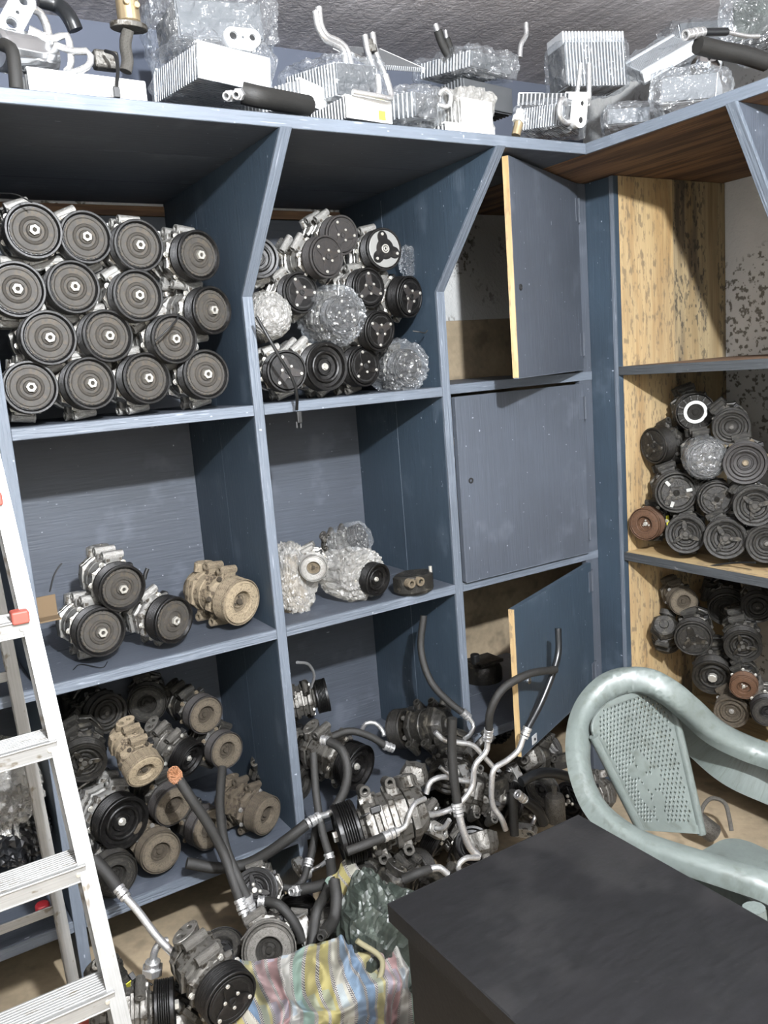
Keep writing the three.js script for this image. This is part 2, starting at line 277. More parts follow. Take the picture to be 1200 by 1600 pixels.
cupboardDoor(0.31, 0, -0.14, 0.22, G.s1 + 0.012, 1.913, (d, len, y0, y1) => part('pull_hole', ring(0.008, 0.004, 0.004).translate(-len + 0.035, y0 + 0.42 * (y1 - y0), 0.0185), M.dark, d));
cupboardDoor(0.311, 0, -0.176, 0, G.s2 + 0.004, G.s1 - 0.03, (d, len, y0, y1) => part('pull_hole', ring(0.008, 0.004, 0.004).translate(-len + 0.035, y0 + 0.55 * (y1 - y0), 0.0185), M.dark, d));
cupboardDoor(0.306, 0.004, -0.19, 0.212, 0.345, G.s2 - 0.03, (d, len, y0, y1) => {
  part('pull_hole', merge([ring(0.009, 0.004, 0.006).translate(-len + 0.06, 0.545, 0.02)]), M.chrome, d);
  const b = part('catch_bracket', box(0.03, 0.026, 0.002, -len + 0.075, y0 + 0.022, 0.02), M.aluplain, d); part('screw', cyl(0.004, 0.003, 'z', 10).translate(-len + 0.075, y0 + 0.022, 0.022), M.dark, b);
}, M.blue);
// top board of the back unit
{
  const t = group('top_board', unit);
  const strip = (za, zb, mat) => part('board', W(span(-2.3, 0.092 + (G.ov - Math.max(za, -0.1)) * 0.0, G.top, G.top + G.t, za, zb, 'x')), mat, t);
  strip(-G.D, -0.246, M.paint); strip(-0.244, 0.02, M.paint); strip(0.021, 0.268, M.paint);
  part('front_lipping', W(span(-2.3, 0.092, G.top - 0.0005, G.top + G.t + 0.0005, 0.268, G.ov, 'x')), M.edge, t, 'worn front edge, tinted paler for the light it catches');
}
// right-hand unit
const unitR = thing('shelf_unit', 'deep shelf unit at right with raw yellow plywood insides', 'shelf unit', [0.62, 0, 0.6]);
const WR = (g) => g.translate(-0.62, 0, -0.6);
part('side_panel', WR(span(G.xr + 0.021, 0.62, 0.02, G.top - 0.001, G.zc - 0.018, G.zc, 'y')), M.ply, unitR, 'raw yellow plywood side board'); part('side_panel', WR(span(0.622, 0.872, 0.02, G.top - 0.001, G.zc - 0.018, G.zc - 0.0015, 'y')), M.plyold, unitR, 'raw yellow plywood side board');
for (const [y, m] of [[G.yA, M.edgedark], [G.yB, M.edgedark], [G.yC, M.ply]]) {
  const s = group('shelf', unitR);
  part('board', WR(span(G.xr + 0.006, 0.873, y - G.t, y, G.zc, 1.95, 'z')), y === G.yA ? M.darkwood : M.ply, s); part('front_lipping', WR(span(G.xr - 0.001, G.xr + 0.006, y - G.t, y + 0.0005, G.zc, 1.95, 'z')), m, s);
}
{
  const t = group('top_board', unitR);
  part('board', WR(span(0.1, 0.45, G.top, G.top + G.t, -G.D, 2.0, 'z')), M.darkwood, t); part('board', WR(span(0.452, 0.873, G.top, G.top + G.t, -G.D, 2.0, 'z')), M.darkwood, t);
  part('front_lipping', WR(span(0.0925, 0.1, G.top - 0.0005, G.top + G.t + 0.0005, G.ov - 0.007, 2.0, 'z')), M.edge, t, 'worn front edge, tinted paler for the light it catches');
  for (const z of [G.zr, 1.32]) {
    const u = group('upright', unitR), sh = poly([[G.xr + 0.007, 0], [0.872, 0], [0.872, G.top - 0.001], [0.093, G.top - 0.001], [G.xr + 0.007, 1.49]]);
    const g = extrude(sh, G.t - 0.002, 0.001); g.translate(0, 0, z); part('board', WR(uvBox(g, 'y')), M.paint, u);
    const e = extrude(poly([[G.xr, 0], [G.xr + 0.007, 0], [G.xr + 0.007, 1.492], [0.093, G.top - 0.001], [0.084, G.top - 0.001], [G.xr, 1.486]]), G.t - 0.002, 0.001); e.translate(0, 0, z); part('front_lipping', WR(uvBox(e, 'y')), M.edge, u);
  }
}

// ---------------------------------------------------------------- car air-conditioning compressors
// Built about the shaft (+z, pulley face at z = 0, pulley radius 56 mm), then set down with the origin under the casting.
const OY = 0.06, OZ = 0.09, K = {};
const cached = (k, f) => K[k] || (K[k] = f());
const C = (g) => g.translate(0, OY, OZ);
function revolve(prof, lobes, N = 48) {   // prof: [radius, z, lobe height]
  const pos = [], uv = [], idx = [], n = prof.length;
  let run = 0;
  for (let i = 0; i < n; i++) {
    if (i) run += Math.hypot(prof[i][0] - prof[i - 1][0], prof[i][1] - prof[i - 1][1]);
    for (let j = 0; j <= N; j++) {
      const a = j / N * 2 * PI, l = Math.max(0, Math.cos(a * lobes)) ** 4, r = prof[i][0] + (prof[i][2] || 0) * l;
      pos.push(r * Math.sin(a), r * Math.cos(a), prof[i][1]); uv.push(a * 0.05, run);
    }
  }
  for (let i = 0; i < n - 1; i++) for (let j = 0; j < N; j++) { const a = i * (N + 1) + j, b = a + N + 1; idx.push(a, b, a + 1, b, b + 1, a + 1); }
  const g = new THREE.BufferGeometry(); g.setAttribute('position', new THREE.Float32BufferAttribute(pos, 3)); g.setAttribute('uv', new THREE.Float32BufferAttribute(uv, 2)); g.setIndex(idx); g.computeVertexNormals();
  return crease(flat(g), 0.55);
}
const castings = {
  long: () => revolve([[0.02, -0.036], [0.03, -0.040], [0.034, -0.05], [0.045, -0.056, 0.004], [0.051, -0.06, 0.006], [0.051, -0.072, 0.006], [0.0475, -0.075], [0.0475, -0.098], [0.049, -0.1], [0.049, -0.104], [0.0475, -0.106], [0.0475, -0.122], [0.051, -0.124, 0.005], [0.051, -0.134, 0.005], [0.047, -0.136]], 6),
  ribbed: () => revolve([[0.02, -0.036], [0.032, -0.04], [0.036, -0.05], [0.05, -0.055, 0.007], [0.053, -0.06, 0.008], [0.053, -0.068, 0.008], [0.046, -0.072, 0.006], [0.045, -0.08, 0.005], [0.05, -0.082, 0.006], [0.05, -0.088, 0.006], [0.045, -0.09, 0.006], [0.045, -0.1, 0.006], [0.052, -0.102, 0.008], [0.052, -0.112, 0.008], [0.047, -0.115, 0.005], [0.046, -0.135, 0.004]], 7),
};
const rearHead = () => revolve([[0.047, -0.1365, 0.004], [0.05, -0.138, 0.005], [0.05, -0.15, 0.005], [0.046, -0.156, 0.003], [0.042, -0.168], [0.036, -0.172], [0.018, -0.172], [0.016, -0.176], [0, -0.176]], 6);
function ear(y, z, side) {                // cast lug with a bolt tube lying across the shaft
  const s = side;
  const g = merge([box(0.042, 0.024, 0.022, 0.004, y - 0.014, z, 'x', 0.003), ring(0.0105, 0.0052, 0.05, 'x', 16).translate(0.004, y, z), box(0.03, 0.012, 0.03, 0.002, y - 0.02, z, 'x', 0.003)]);
  if (s < 0) g.rotateZ(PI); return g;
}
const ears = [() => ear(0.064, -0.068, 1), () => ear(0.064, -0.118, 1), () => ear(0.062, -0.07, -1), () => ear(0.062, -0.12, -1)];
const boltRing = (i, n, r, z) => { const a = (i + 0.5) / n * 2 * PI; return merge([cyl(0.0058, 0.006, 'z', 6).translate(r * Math.sin(a), r * Math.cos(a), z + 0.003), cyl(0.0068, 0.002, 'z', 12).translate(r * Math.sin(a), r * Math.cos(a), z + 0.0005)]); };
const portBlock = () => { const sh = new THREE.Shape(); sh.absellipse(0, 0, 0.03, 0.015, 0, 2 * PI); for (const x of [-0.014, 0.012]) { const p = new THREE.Path(); p.absarc(x, 0, x < 0 ? 0.0075 : 0.006, 0, 2 * PI, true); sh.holes.push(p); } const g = extrude(sh, 0.02, 0.001, 10); g.rotateX(-PI / 2); return merge([g, box(0.03, 0.01, 0.022, 0, 0.002, 0, 'x', 0.003)]); };
const grooves = (z0, z1, n, R = 0.056, d = 0.0032) => { const o = []; for (let i = 0; i < n; i++) { const a = z0 + (z1 - z0) * i / n, w = (z1 - z0) / n; o.push([R, a + 0.15 * w], [R - d, a + 0.5 * w], [R, a + 0.85 * w]); } return o; };
const pulleyProfile = { std: [[0.03, -0.042], [0.053, -0.042], [0.0562, -0.0395], [0.0562, -0.036], ...grooves(-0.035, -0.008, 6), [0.0562, -0.006], [0.0562, -0.0012], [0.055, 0], [0.0512, 0], [0.0498, -0.004], [0.0485, -0.0055], [0.0475, -0.007], [0.012, -0.007]] };
pulleyProfile.rings = [...pulleyProfile.std.slice(0, -7), [0.0562, -0.001], [0.055, 0], [0.0488, -0.001], [0.0465, -0.011], [0.039, -0.0125], [0.037, -0.006], [0.0345, -0.0045], [0.0305, -0.006], [0.029, -0.014], [0.0215, -0.0155], [0.019, -0.0105], [0.0165, -0.0105], [0.0155, -0.014], [0.0, -0.014]];
pulleyProfile.shell = [...pulleyProfile.std.slice(0, -7), [0.0562, -0.001], [0.055, 0], [0.0535, -0.0005], [0.0525, -0.004], [0.0525, -0.02], [0.012, -0.02]];
const pulleyGeo = { std: () => lathe(pulleyProfile.std, 56), rings: () => lathe(pulleyProfile.rings, 56), shell: () => lathe(pulleyProfile.shell, 56) };
function toothed(r, n, d) { const p = []; for (let i = 0; i < n; i++) { const a = i / n * 2 * PI, w = 2 * PI / n; for (const [f, k] of [[0.06, -d], [0.3, d], [0.7, d], [0.94, -d]]) p.push([(r + k) * Math.cos(a + f * w), (r + k) * Math.sin(a + f * w)]); } return poly(p); }
function lobePlate(arms, r0, r1, w, depth) { const p = []; const N = 90; for (let i = 0; i < N; i++) { const a = i / N * 2 * PI, k = Math.max(0, Math.cos(a * arms)) ** w; p.push([(r0 + (r1 - r0) * k) * Math.sin(a), (r0 + (r1 - r0) * k) * Math.cos(a)]); } return extrude(poly(p), depth, 0.0006); }
// the look of the front: each builds its children into the compressor
const faces = {
  damper(c, F) {
    part('pulley', cached('pstd', () => C(pulleyGeo.std())), F.pulley, c);
    const d = part('damper_disc', cached('damper', () => C(merge([extrude(toothed(0.0452, 30, 0.0006), 0.003, 0.0006).translate(0, 0, -0.0072), lathe([[0.0415, -0.0036], [0.041, -0.0022], [0.0395, -0.0022], [0.039, -0.0036]], 48), lathe([[0.0285, -0.0036], [0.0265, -0.0006], [0.023, 0.0004], [0.0215, -0.0006], [0.0205, -0.004], [0.0155, -0.0045], [0.0145, -0.001], [0.0132, 0.0004], [0, 0.0004]], 48)]))), F.plate, c);
    part('hub_nut', cached('nut', () => C(hexNut(0.0098, 0.0075, 0.0052).translate(0, 0, 0.0006))), F.nut, d); part('shaft_end', cached('shend', () => C(cyl(0.0051, 0.005).translate(0, 0, 0.002))), F.plate, d);
  },
  clutch(c, F) {
    part('pulley', cached('pstd', () => C(pulleyGeo.std())), F.pulley, c);
    const d = part('clutch_plate', cached('cplate', () => C(merge([lathe([[0.012, -0.006], [0.0475, -0.006], [0.048, -0.0045], [0.048, 0.0005], [0.047, 0.0014], [0, 0.0014]], 56), lathe([[0.0425, 0.001], [0.042, 0.002], [0.0385, 0.002], [0.038, 0.001]], 48)]))), F.plate, c);
    part('spring_plate', cached('splate', () => C(lobePlate(3, 0.019, 0.043, 1.2, 0.0016).translate(0, 0, 0.0018))), F.spring || F.plate, c);
    for (let i = 0; i < 3; i++) { part('rivet', cached('riv' + i, () => { const a = i / 3 * 2 * PI, b = a + PI / 3; return C(cyl(0.0042, 0.0028, 'z', 12).translate(0.0395 * Math.sin(a), 0.0395 * Math.cos(a), 0.005)); }), F.nut, d); part('rivet', cached('rivi' + i, () => { const b = i / 3 * 2 * PI + PI / 3; return C(cyl(0.0036, 0.0026, 'z', 12).translate(0.0165 * Math.sin(b), 0.0165 * Math.cos(b), 0.005)); }), F.nut, d); }
    part('hub', cached('hubc', () => C(merge([ring(0.0085, 0.0045, 0.004).translate(0, 0, 0.0055), cyl(0.0046, 0.002).translate(0, 0, 0.0045)]))), F.plate, d);
  },
  spider(c, F) {      // open clutch: three bright segments behind a dark star
    part('pulley', cached('pstd', () => C(pulleyGeo.std())), F.pulley, c);
    const d = part('friction_ring', cached('fring', () => C(lathe([[0.024, -0.006], [0.0485, -0.006], [0.049, -0.004], [0.049, 0], [0.048, 0.0008], [0.025, 0.0008]], 48))), F.bright || M.friction, c, 'bright friction ring');
    part('star_plate', cached('star', () => C(lobePlate(3, 0.027, 0.0475, 0.7, 0.002).translate(0, 0, 0.0012))), F.plate, c);
    for (let i = 0; i < 3; i++) part('rivet', cached('rivx' + i, () => { const a = i / 3 * 2 * PI; return C(cyl(0.0042, 0.003, 'z', 12).translate(0.039 * Math.sin(a), 0.039 * Math.cos(a), 0.0055)); }), F.nut, d);
    part('hub', cached('hubs', () => C(merge([ring(0.012, 0.0085, 0.003).translate(0, 0, 0.0045), ring(0.0065, 0.003, 0.004).translate(0, 0, 0.0045)]))), F.nut, d);
  },
  rings(c, F) {
    part('pulley', cached('prings', () => C(pulleyGeo.rings())), F.pulley, c);
    part('hub_bolt', cached('hbolt', () => C(merge([cyl(0.0085, 0.004, 'z', 20).translate(0, 0, -0.012), hexNut(0.0062, 0.005).translate(0, 0, -0.011)]))), F.nut, c);
  },
  ring(c, F) {        // broad flat dusty face with a deep bearing recess
    part('pulley', cached('pshell', () => C(pulleyGeo.shell())), F.pulley, c);
    part('face_ring', cached('facering', () => C(lathe([[0.0515, -0.02], [0.0518, -0.002], [0.0505, 0.0012], [0.047, 0.0018], [0.0455, 0.0006], [0.0445, 0.0012], [0.0285, 0.0012], [0.027, 0.0002], [0.0262, -0.004], [0.0262, -0.016]], 48))), F.face || F.plate, c);
    const b = part('bearing', cached('bearing', () => C(lathe([[0.0262, -0.0125], [0.022, -0.0115], [0.0205, -0.0135], [0.0175, -0.0135], [0.016, -0.011], [0.0145, -0.011], [0.014, -0.014], [0.0, -0.014]], 36))), F.plate, c);
    part('shaft', cached('shaft', () => C(merge([cyl(0.0072, 0.008).translate(0, 0, -0.01), ...[0, 1, 2].map((i) => cyl(0.003, 0.003, 'z', 10).translate(0.0115 * Math.sin(i * 2.1), 0.0115 * Math.cos(i * 2.1), -0.0115))]))), F.nut2 || F.plate, b);
  },
  slotted(c, F) {     // toothed rim round a clean pale ring
    part('pulley', cached('pslot', () => C(merge([pulleyGeo.shell(), ...[...Array(14)].map((_, i) => { const a = i / 14 * 2 * PI; return box(0.006, 0.016, 0.004, 0, 0.043, 0, 'y', 0.001).rotateZ(a); }), lathe([[0.03, -0.004], [0.05, -0.004], [0.05, -0.002], [0.03, -0.002]], 40)]))), F.pulley, c);
    const f = part('face_ring', cached('wring', () => C(lathe([[0.033, -0.006], [0.0335, 0.001], [0.0325, 0.002], [0.025, 0.002], [0.024, 0.0005], [0.024, -0.006]], 44))), M.lightring, c, 'clean pale ring');
    part('hub', cached('slothub', () => C(merge([lathe([[0.024, -0.004], [0.018, -0.003], [0.016, -0.005], [0.009, -0.005], [0.008, -0.001], [0, -0.001]], 36)]))), F.plate, f);
  },
  twist(c, F) {       // bladed clutch: three curved raised arms
    part('pulley', cached('prings', () => C(pulleyGeo.rings())), F.pulley, c);
    const d = part('clutch_plate', cached('twist', () => C(merge([lobePlate(3, 0.015, 0.041, 3, 0.006).translate(0, 0, -0.009), ring(0.049, 0.0455, 0.006).translate(0, 0, -0.004)]))), F.plate, c);
    for (let i = 0; i < 3; i++) part('rivet', cached('rivt' + i, () => { const a = i / 3 * 2 * PI; return C(new THREE.SphereGeometry(0.0055, 12, 8).translate(0.0145 * Math.sin(a), 0.0145 * Math.cos(a), -0.001)); }), F.nut, d);
    part('hub', cached('hubt', () => C(cyl(0.007, 0.008).translate(0, 0, -0.002))), F.nut, d);
  },
};
const FIN = {
  clean: { body: M.cast, head: M.cast, pulley: M.black, plate: M.plate, nut: M.nut },
  cleanblack: { body: M.cast, head: M.cast, pulley: M.black, plate: M.black, spring: M.blackdust, nut: M.nut },
  silver: { body: M.cast, head: M.cast, pulley: M.cast, plate: M.dusty, face: M.cast, nut: M.nut, nut2: M.dustydark },
  greyface: { body: M.cast, head: M.cast, pulley: M.blackdust, plate: M.blackdust, nut: M.nut },
  tan: { body: M.dusty, head: M.dusty, pulley: M.dusty, plate: M.dusty, face: M.tanring, nut: M.dustydark, nut2: M.dustydark },
  tandark: { body: M.dustydark, head: M.dustydark, pulley: M.dustydark, plate: M.dustydark, face: M.dustmid, nut: M.cast },
  brownface: { body: M.oily, head: M.oily, pulley: M.blackdust, plate: M.dustydark, face: M.dustmid, nut: M.dusty },
  oily: { body: M.oily, head: M.oily, pulley: M.oilydark, plate: M.oilydark, face: M.oily, nut: M.castdark, bright: M.castdark },
  oilyclean: { body: M.castdark, head: M.castdark, pulley: M.black, plate: M.black, face: M.oily, nut: M.nut },
  bare: { body: M.castdark, head: M.castdark, pulley: M.castdark, plate: M.oily, face: M.castdark, nut: M.nut },
  rust: { body: M.oily, head: M.oily, pulley: M.rust, plate: M.rust, face: M.rust, nut: M.nut, nut2: M.nut },
  film: { body: M.castdark, head: M.castdark, pulley: M.black, plate: M.black, nut: M.nut },
};
function filmShell(rx, ry, rz, s, amp, squash = 0, e = 0.62) {   // crumpled film drawn round a body
  const g = new THREE.IcosahedronGeometry(1, 20), p = g.attributes.position, uv = [];
  for (let i = 0; i < p.count; i++) {
    const x = p.getX(i), y = p.getY(i), z = p.getZ(i), a = Math.atan2(x, y), rd = 1 - Math.abs(N3(Math.cos(a) * 3 + s, Math.sin(a) * 3, z * 1.6)) * 1.4, rf = 1 - Math.abs(N3(x * 5 + s, y * 5 + 3, z * 5)) * 1.6, ff = 1 - Math.abs(N3(x * 11 + s, y * 11 + 3, z * 8)) * 1.6;
    const k = 1 + amp * (rd - 0.7) + amp * 0.6 * (rf - 0.7) + amp * 0.35 * (ff - 0.7) + squash * N3(x * 1.2 + s, y * 1.2, z * 1.2);
    const q = (t) => Math.sign(t) * Math.abs(t) ** e;
    p.setXYZ(i, x * rx * k * (Math.hypot(x, y) + 1e-6) ** (e - 1), y * ry * k * (Math.hypot(x, y) + 1e-6) ** (e - 1), q(z) * rz * k); uv.push(Math.atan2(x, z) * 0.08, y * 0.1);
  }
  g.setAttribute('uv', new THREE.Float32BufferAttribute(uv, 2)); g.computeVertexNormals(); return flat(g);
}
const protos = {};
function protoCompressor(face, fin, kind) {
  const key = face + fin + kind; if (protos[key]) return protos[key];
  const c = new THREE.Group(), F = FIN[fin];
  const b = part('casting', cached('body' + kind, () => C(castings[kind]())), F.body, c);
  for (let i = 0; i < 6; i++) part('bolt', cached('bolt' + i + kind, () => C(boltRing(i, kind === 'long' ? 6 : 7, 0.0525, -0.0585))), F.nut, b);
  ears.forEach((e, i) => part('mounting_lug', cached('ear' + i, () => C(e())), F.body, c));
  const h = part('rear_head', cached('rear', () => C(rearHead())), F.head, c);
  part('port_block', cached('port', () => C(portBlock().rotateY(0.25).translate(0.0, 0.046, -0.15))), F.head, h);
  const pl = part('coil_plug', cached('plug', () => C(merge([box(0.014, 0.012, 0.02, 0.047, 0.03, -0.075, 'z', 0.002), tube([[0.044, 0.028, -0.066], [0.046, 0.026, -0.055], [0.04, 0.024, -0.046]], 0.0022, 8, 6)]))), M.wire, c);
  faces[face](c, F);
  return (protos[key] = c);
}
// e: [x, y, z, R (of the pulley face)], [yaw, pitch, roll], face, finish, casting
function compressor([x, y, z, R], [yaw, pitch, roll], face, fin, kind, label, groupName, extra) {
  const c = protoCompressor(face, fin, kind).clone(); c.name = numbered('compressor'); scene.add(c);
  const k = R / 0.0562; c.scale.setScalar(k);
  c.quaternion.setFromEuler(new THREE.Euler(pitch, yaw, roll, 'YXZ'));
  c.position.set(x, y, z).sub(V(0, OY, OZ).multiplyScalar(k).applyQuaternion(c.quaternion));
  tag(c, label, 'compressor', groupName);
  if (extra) extra(c);
  return c;
}
const wrap = (rx, ry, rz, dz, s, amp, mat = M.film) => (c) => part('plastic_wrap', C(filmShell(rx, ry, rz, s, amp).translate(0, 0, dz)), mat, c, 'crumpled clear plastic film');

// upper left cell: fifteen alike compressors in four staggered rows
{
  const GN = 'cleaned compressors stacked in the upper left cell';
  const rows = [
    ['top row', [[-1.213, 1.758, 0.001, 0.057, 0, 0, 0.3], [-1.104, 1.75, -0.022, 0.056, 0.05, 0, 0.4], [-0.998, 1.73, 0, 0.056, 0.08, 0.02, -0.05], [-0.862, 1.709, 0, 0.056, 0.26, 0.04, -0.1]]],
    ['second row from the top', [[-1.262, 1.641, 0, 0.057, 0, 0, -0.1], [-1.146, 1.645, -0.01, 0.056, 0.1, 0, 0.1], [-1.016, 1.622, 0.009, 0.057, 0.1, 0, 0.5], [-0.844, 1.586, -0.002, 0.055, 0.3, 0.03, 0.1]]],
    ['third row from the top', [[-1.215, 1.54, 0.011, 0.057, 0.05, 0, 0.2], [-1.089, 1.539, -0.003, 0.057, 0.16, 0, 0.05], [-0.943, 1.525, 0.001, 0.056, 0.14, 0.04, 0.2]]],
    ['bottom row', [[-1.263, 1.441, -0.003, 0.056, 0, -0.03, -0.15], [-1.14, 1.44, 0, 0.057, 0.16, -0.03, 0.1], [-1.013, 1.442, -0.01, 0.058, 0.2, -0.03, 0.1], [-0.873, 1.441, -0.01, 0.058, 0.1, -0.02, 0.2]]],
  ];
  const ord = [['leftmost', 'second from left', 'third', 'rightmost'], ['leftmost', 'second from left', 'third', 'rightmost'], ['leftmost', 'middle', 'rightmost'], ['leftmost', 'second from left', 'third', 'rightmost']];
  rows.forEach(([rn, l], i) => l.forEach(([x, y, z, R, a, b, r], j) => compressor([x, y, z, R], [a, b, r], 'damper', 'clean', 'long', `${ord[i][j]} compressor in the ${rn} of the upper left cell`, GN)));
}
// upper middle cell
{
  const GN = 'compressors stacked in the upper middle cell', go = (p, r, f, fin, k, lab, ex) => compressor(p, r, f, fin, k, lab, GN, ex);
  go([-0.699, 1.709, -0.032, 0.049], [-0.1, 0, 0.4], 'rings', 'cleanblack', 'ribbed', 'black ringed compressor half hidden behind the upright, upper middle cell');
  go([-0.466, 1.764, -0.03, 0.049], [0.07, 0.1, 0.5], 'clutch', 'greyface', 'ribbed', 'grey-faced compressor topmost in the upper middle cell');
  go([-0.54, 1.704, 0.015, 0.052], [0.17, 0.05, 0.9], 'clutch', 'greyface', 'long', 'slate-faced compressor with a triangular clutch plate below the topmost grey one');
  go([-0.348, 1.729, -0.02, 0.054], [0.02, 0, 0.2], 'spider', 'cleanblack', 'ribbed', 'compressor with a silver and black segmented clutch face');
  go([-0.598, 1.624, -0.028, 0.051], [0.1, 0, 0.5], 'clutch', 'cleanblack', 'ribbed', 'black-clutch compressor between the film-wrapped ones and the slate-faced one');
  go([-0.398, 1.632, -0.03, 0.052], [0.12, 0.03, 0.1], 'clutch', 'cleanblack', 'ribbed', 'black-clutch compressor directly below the silver segmented one');
  go([-0.278, 1.605, -0.02, 0.055], [0.32, 0.1, 0.8], 'clutch', 'cleanblack', 'long', 'black-clutch compressor nearest the right upright, upper middle cell');
  go([-0.689, 1.572, -0.018, 0.047], [-0.1, 0, 0.3], 'clutch', 'film', 'long', 'compressor swathed in white film beside the left upright, upper middle cell', wrap(0.068, 0.072, 0.1, -0.07, 3, 0.1, M.filmwhite));
  go([-0.512, 1.562, 0.02, 0.048], [0.02, 0.05, 0.1], 'clutch', 'film', 'ribbed', 'large film-wrapped compressor in the middle of the upper middle cell', wrap(0.082, 0.088, 0.11, -0.075, 9, 0.16));
  go([-0.408, 1.518, 0.024, 0.051], [0.17, 0.12, 1], 'clutch', 'cleanblack', 'long', 'small slanted black-clutch compressor right of the large film-wrapped one');
  go([-0.67, 1.434, -0.001, 0.052], [-0.06, 0, 0.3], 'clutch', 'cleanblack', 'long', 'black-clutch compressor at bottom left of the upper middle cell, cord in front');
  go([-0.555, 1.438, -0.004, 0.061], [0.07, 0, 0.6], 'rings', 'cleanblack', 'ribbed', 'compressor with a wide black ringed pulley, bottom row of the upper middle cell');
  go([-0.44, 1.432, -0.014, 0.053], [0.17, 0, 0.2], 'clutch', 'oilyclean', 'long', 'dark compressor right of the wide ringed one, bottom row');
  go([-0.296, 1.422, -0.03, 0.047], [0.02, 0.05, 0.2], 'clutch', 'film', 'long', 'film-wrapped compressor at bottom right of the upper middle cell', wrap(0.085, 0.088, 0.1, -0.065, 17, 0.18));
}
// middle left cell
{
  const GN = 'compressors on the middle left shelf', go = (p, r, f, fin, k, lab, ex) => compressor(p, r, f, fin, k, lab, GN, ex);
  go([-1.122, 0.968, -0.04, 0.056], [0.12, 0.12, -0.05], 'damper', 'clean', 'long', 'black-pulley compressor perched on two others, middle left shelf');
  go([-1.181, 0.876, -0.043, 0.058], [0.15, 0, -0.1], 'damper', 'clean', 'long', 'black-pulley compressor at left under the perched one, middle left shelf');
  go([-1.015, 0.87, -0.025, 0.057], [0.38, 0.05, 0.35], 'damper', 'clean', 'ribbed', 'black-pulley compressor at right under the perched one, middle left shelf');
  go([-0.834, 0.871, -0.047, 0.06], [0.32, 0.12, -0.15], 'ring', 'tan', 'long', 'dusty tan compressor with a pale ring face, middle left shelf');
}
// middle cell: film-wrapped machine parts
{
  const GN = 'parts on the middle shelf beside the tan compressor';
  compressor([-0.458, 0.862, 0, 0.045], [0.25, 0.08, 0.3], 'rings', 'film', 'ribbed', 'compressor swathed in milky film, black pulley showing, on the middle shelf', GN, wrap(0.1, 0.09, 0.1, -0.135, 23, 0.16, M.filmwhite));
  compressor([-0.635, 0.924, -0.03, 0.037], [-0.5, 0.05, 0.4], 'ring', 'silver', 'ribbed', 'bare silver compressor nose with a tan hub left of the film-swathed one', GN);
  compressor([-0.441, 0.966, -0.1, 0.039], [0.7, -0.3, 0.4], 'clutch', 'film', 'long', 'film-wrapped compressor lying on top of the middle shelf heap', GN, wrap(0.07, 0.072, 0.09, -0.06, 31, 0.12));
}
// lower left cell: dusty heap
{
  const GN = 'dusty compressors heaped in the lower left cell', go = (p, r, f, fin, k, lab, ex) => compressor(p, r, f, fin, k, lab, GN, ex);
  go([-1.14, 0.542, 0.02, 0.046], [0.12, 0.42, 0], 'ring', 'tan', 'long', 'tan dust-covered compressor tipped forward on top of the lower left heap');
  go([-0.911, 0.542, -0.2, 0.052], [0.2, 0.05, 0.4], 'ring', 'brownface', 'long', 'brown-faced compressor topmost in the lower left heap');
  go([-0.881, 0.448, -0.152, 0.05], [0.2, 0, -0.6], 'ring', 'brownface', 'long', 'brown-faced compressor beside the upright, second from top, lower left heap');
  go([-1.186, 0.391, -0.06, 0.065], [0.25, 0.05, -0.4], 'rings', 'cleanblack', 'ribbed', 'compressor with a large glossy black ringed pulley, lower left heap');
  go([-1.119, 0.304, -0.027, 0.052], [0.1, -0.02, 0.4], 'ring', 'tandark', 'long', 'brown-ringed compressor lowest in the front of the lower left heap');
  go([-1.058, 0.381, -0.081, 0.054], [0.2, 0.15, 0.1], 'ring', 'brownface', 'long', 'brown compressor behind the black hose, centre of the lower left heap');
  go([-0.836, 0.298, -0.027, 0.052], [0.4, 0.1, -0.2], 'ring', 'tandark', 'ribbed', 'dark tan compressor with a grooved rim nearest the right upright, lower left heap');
  go([-0.983, 0.303, -0.054, 0.054], [0.3, 0, 0.6], 'ring', 'brownface', 'long', 'brown compressor half hidden by the hanging hoses, lower left heap');
  go([-1.231, 0.291, -0.022, 0.054], [0.1, 0, 1.2], 'ring', 'oily', 'long', 'dark oily compressor at lower left of the heap beside the ladder');
  go([-0.976, 0.449, -0.16, 0.05], [0.5, 0.35, 0.4], 'rings', 'oilyclean', 'long', 'glossy black compressor in the gap behind the tipped tan one');
  go([-1.247, 0.543, -0.122, 0.053], [-0.2, 0.2, 0.5], 'twist', 'oily', 'ribbed', 'black oily compressor behind the ladder rail at the upper left of the heap');
  go([-1.141, 0.581, -0.302, 0.054], [0.2, 0, 1.5], 'rings', 'oily', 'long', 'black oily compressor deepest at the back of the lower left heap');
  go([-1.036, 0.575, -0.309, 0.053], [-0.3, 0, 0.2], 'ring', 'oily', 'ribbed', 'dark compressor deep behind the tipped tan one, under the shelf');
}
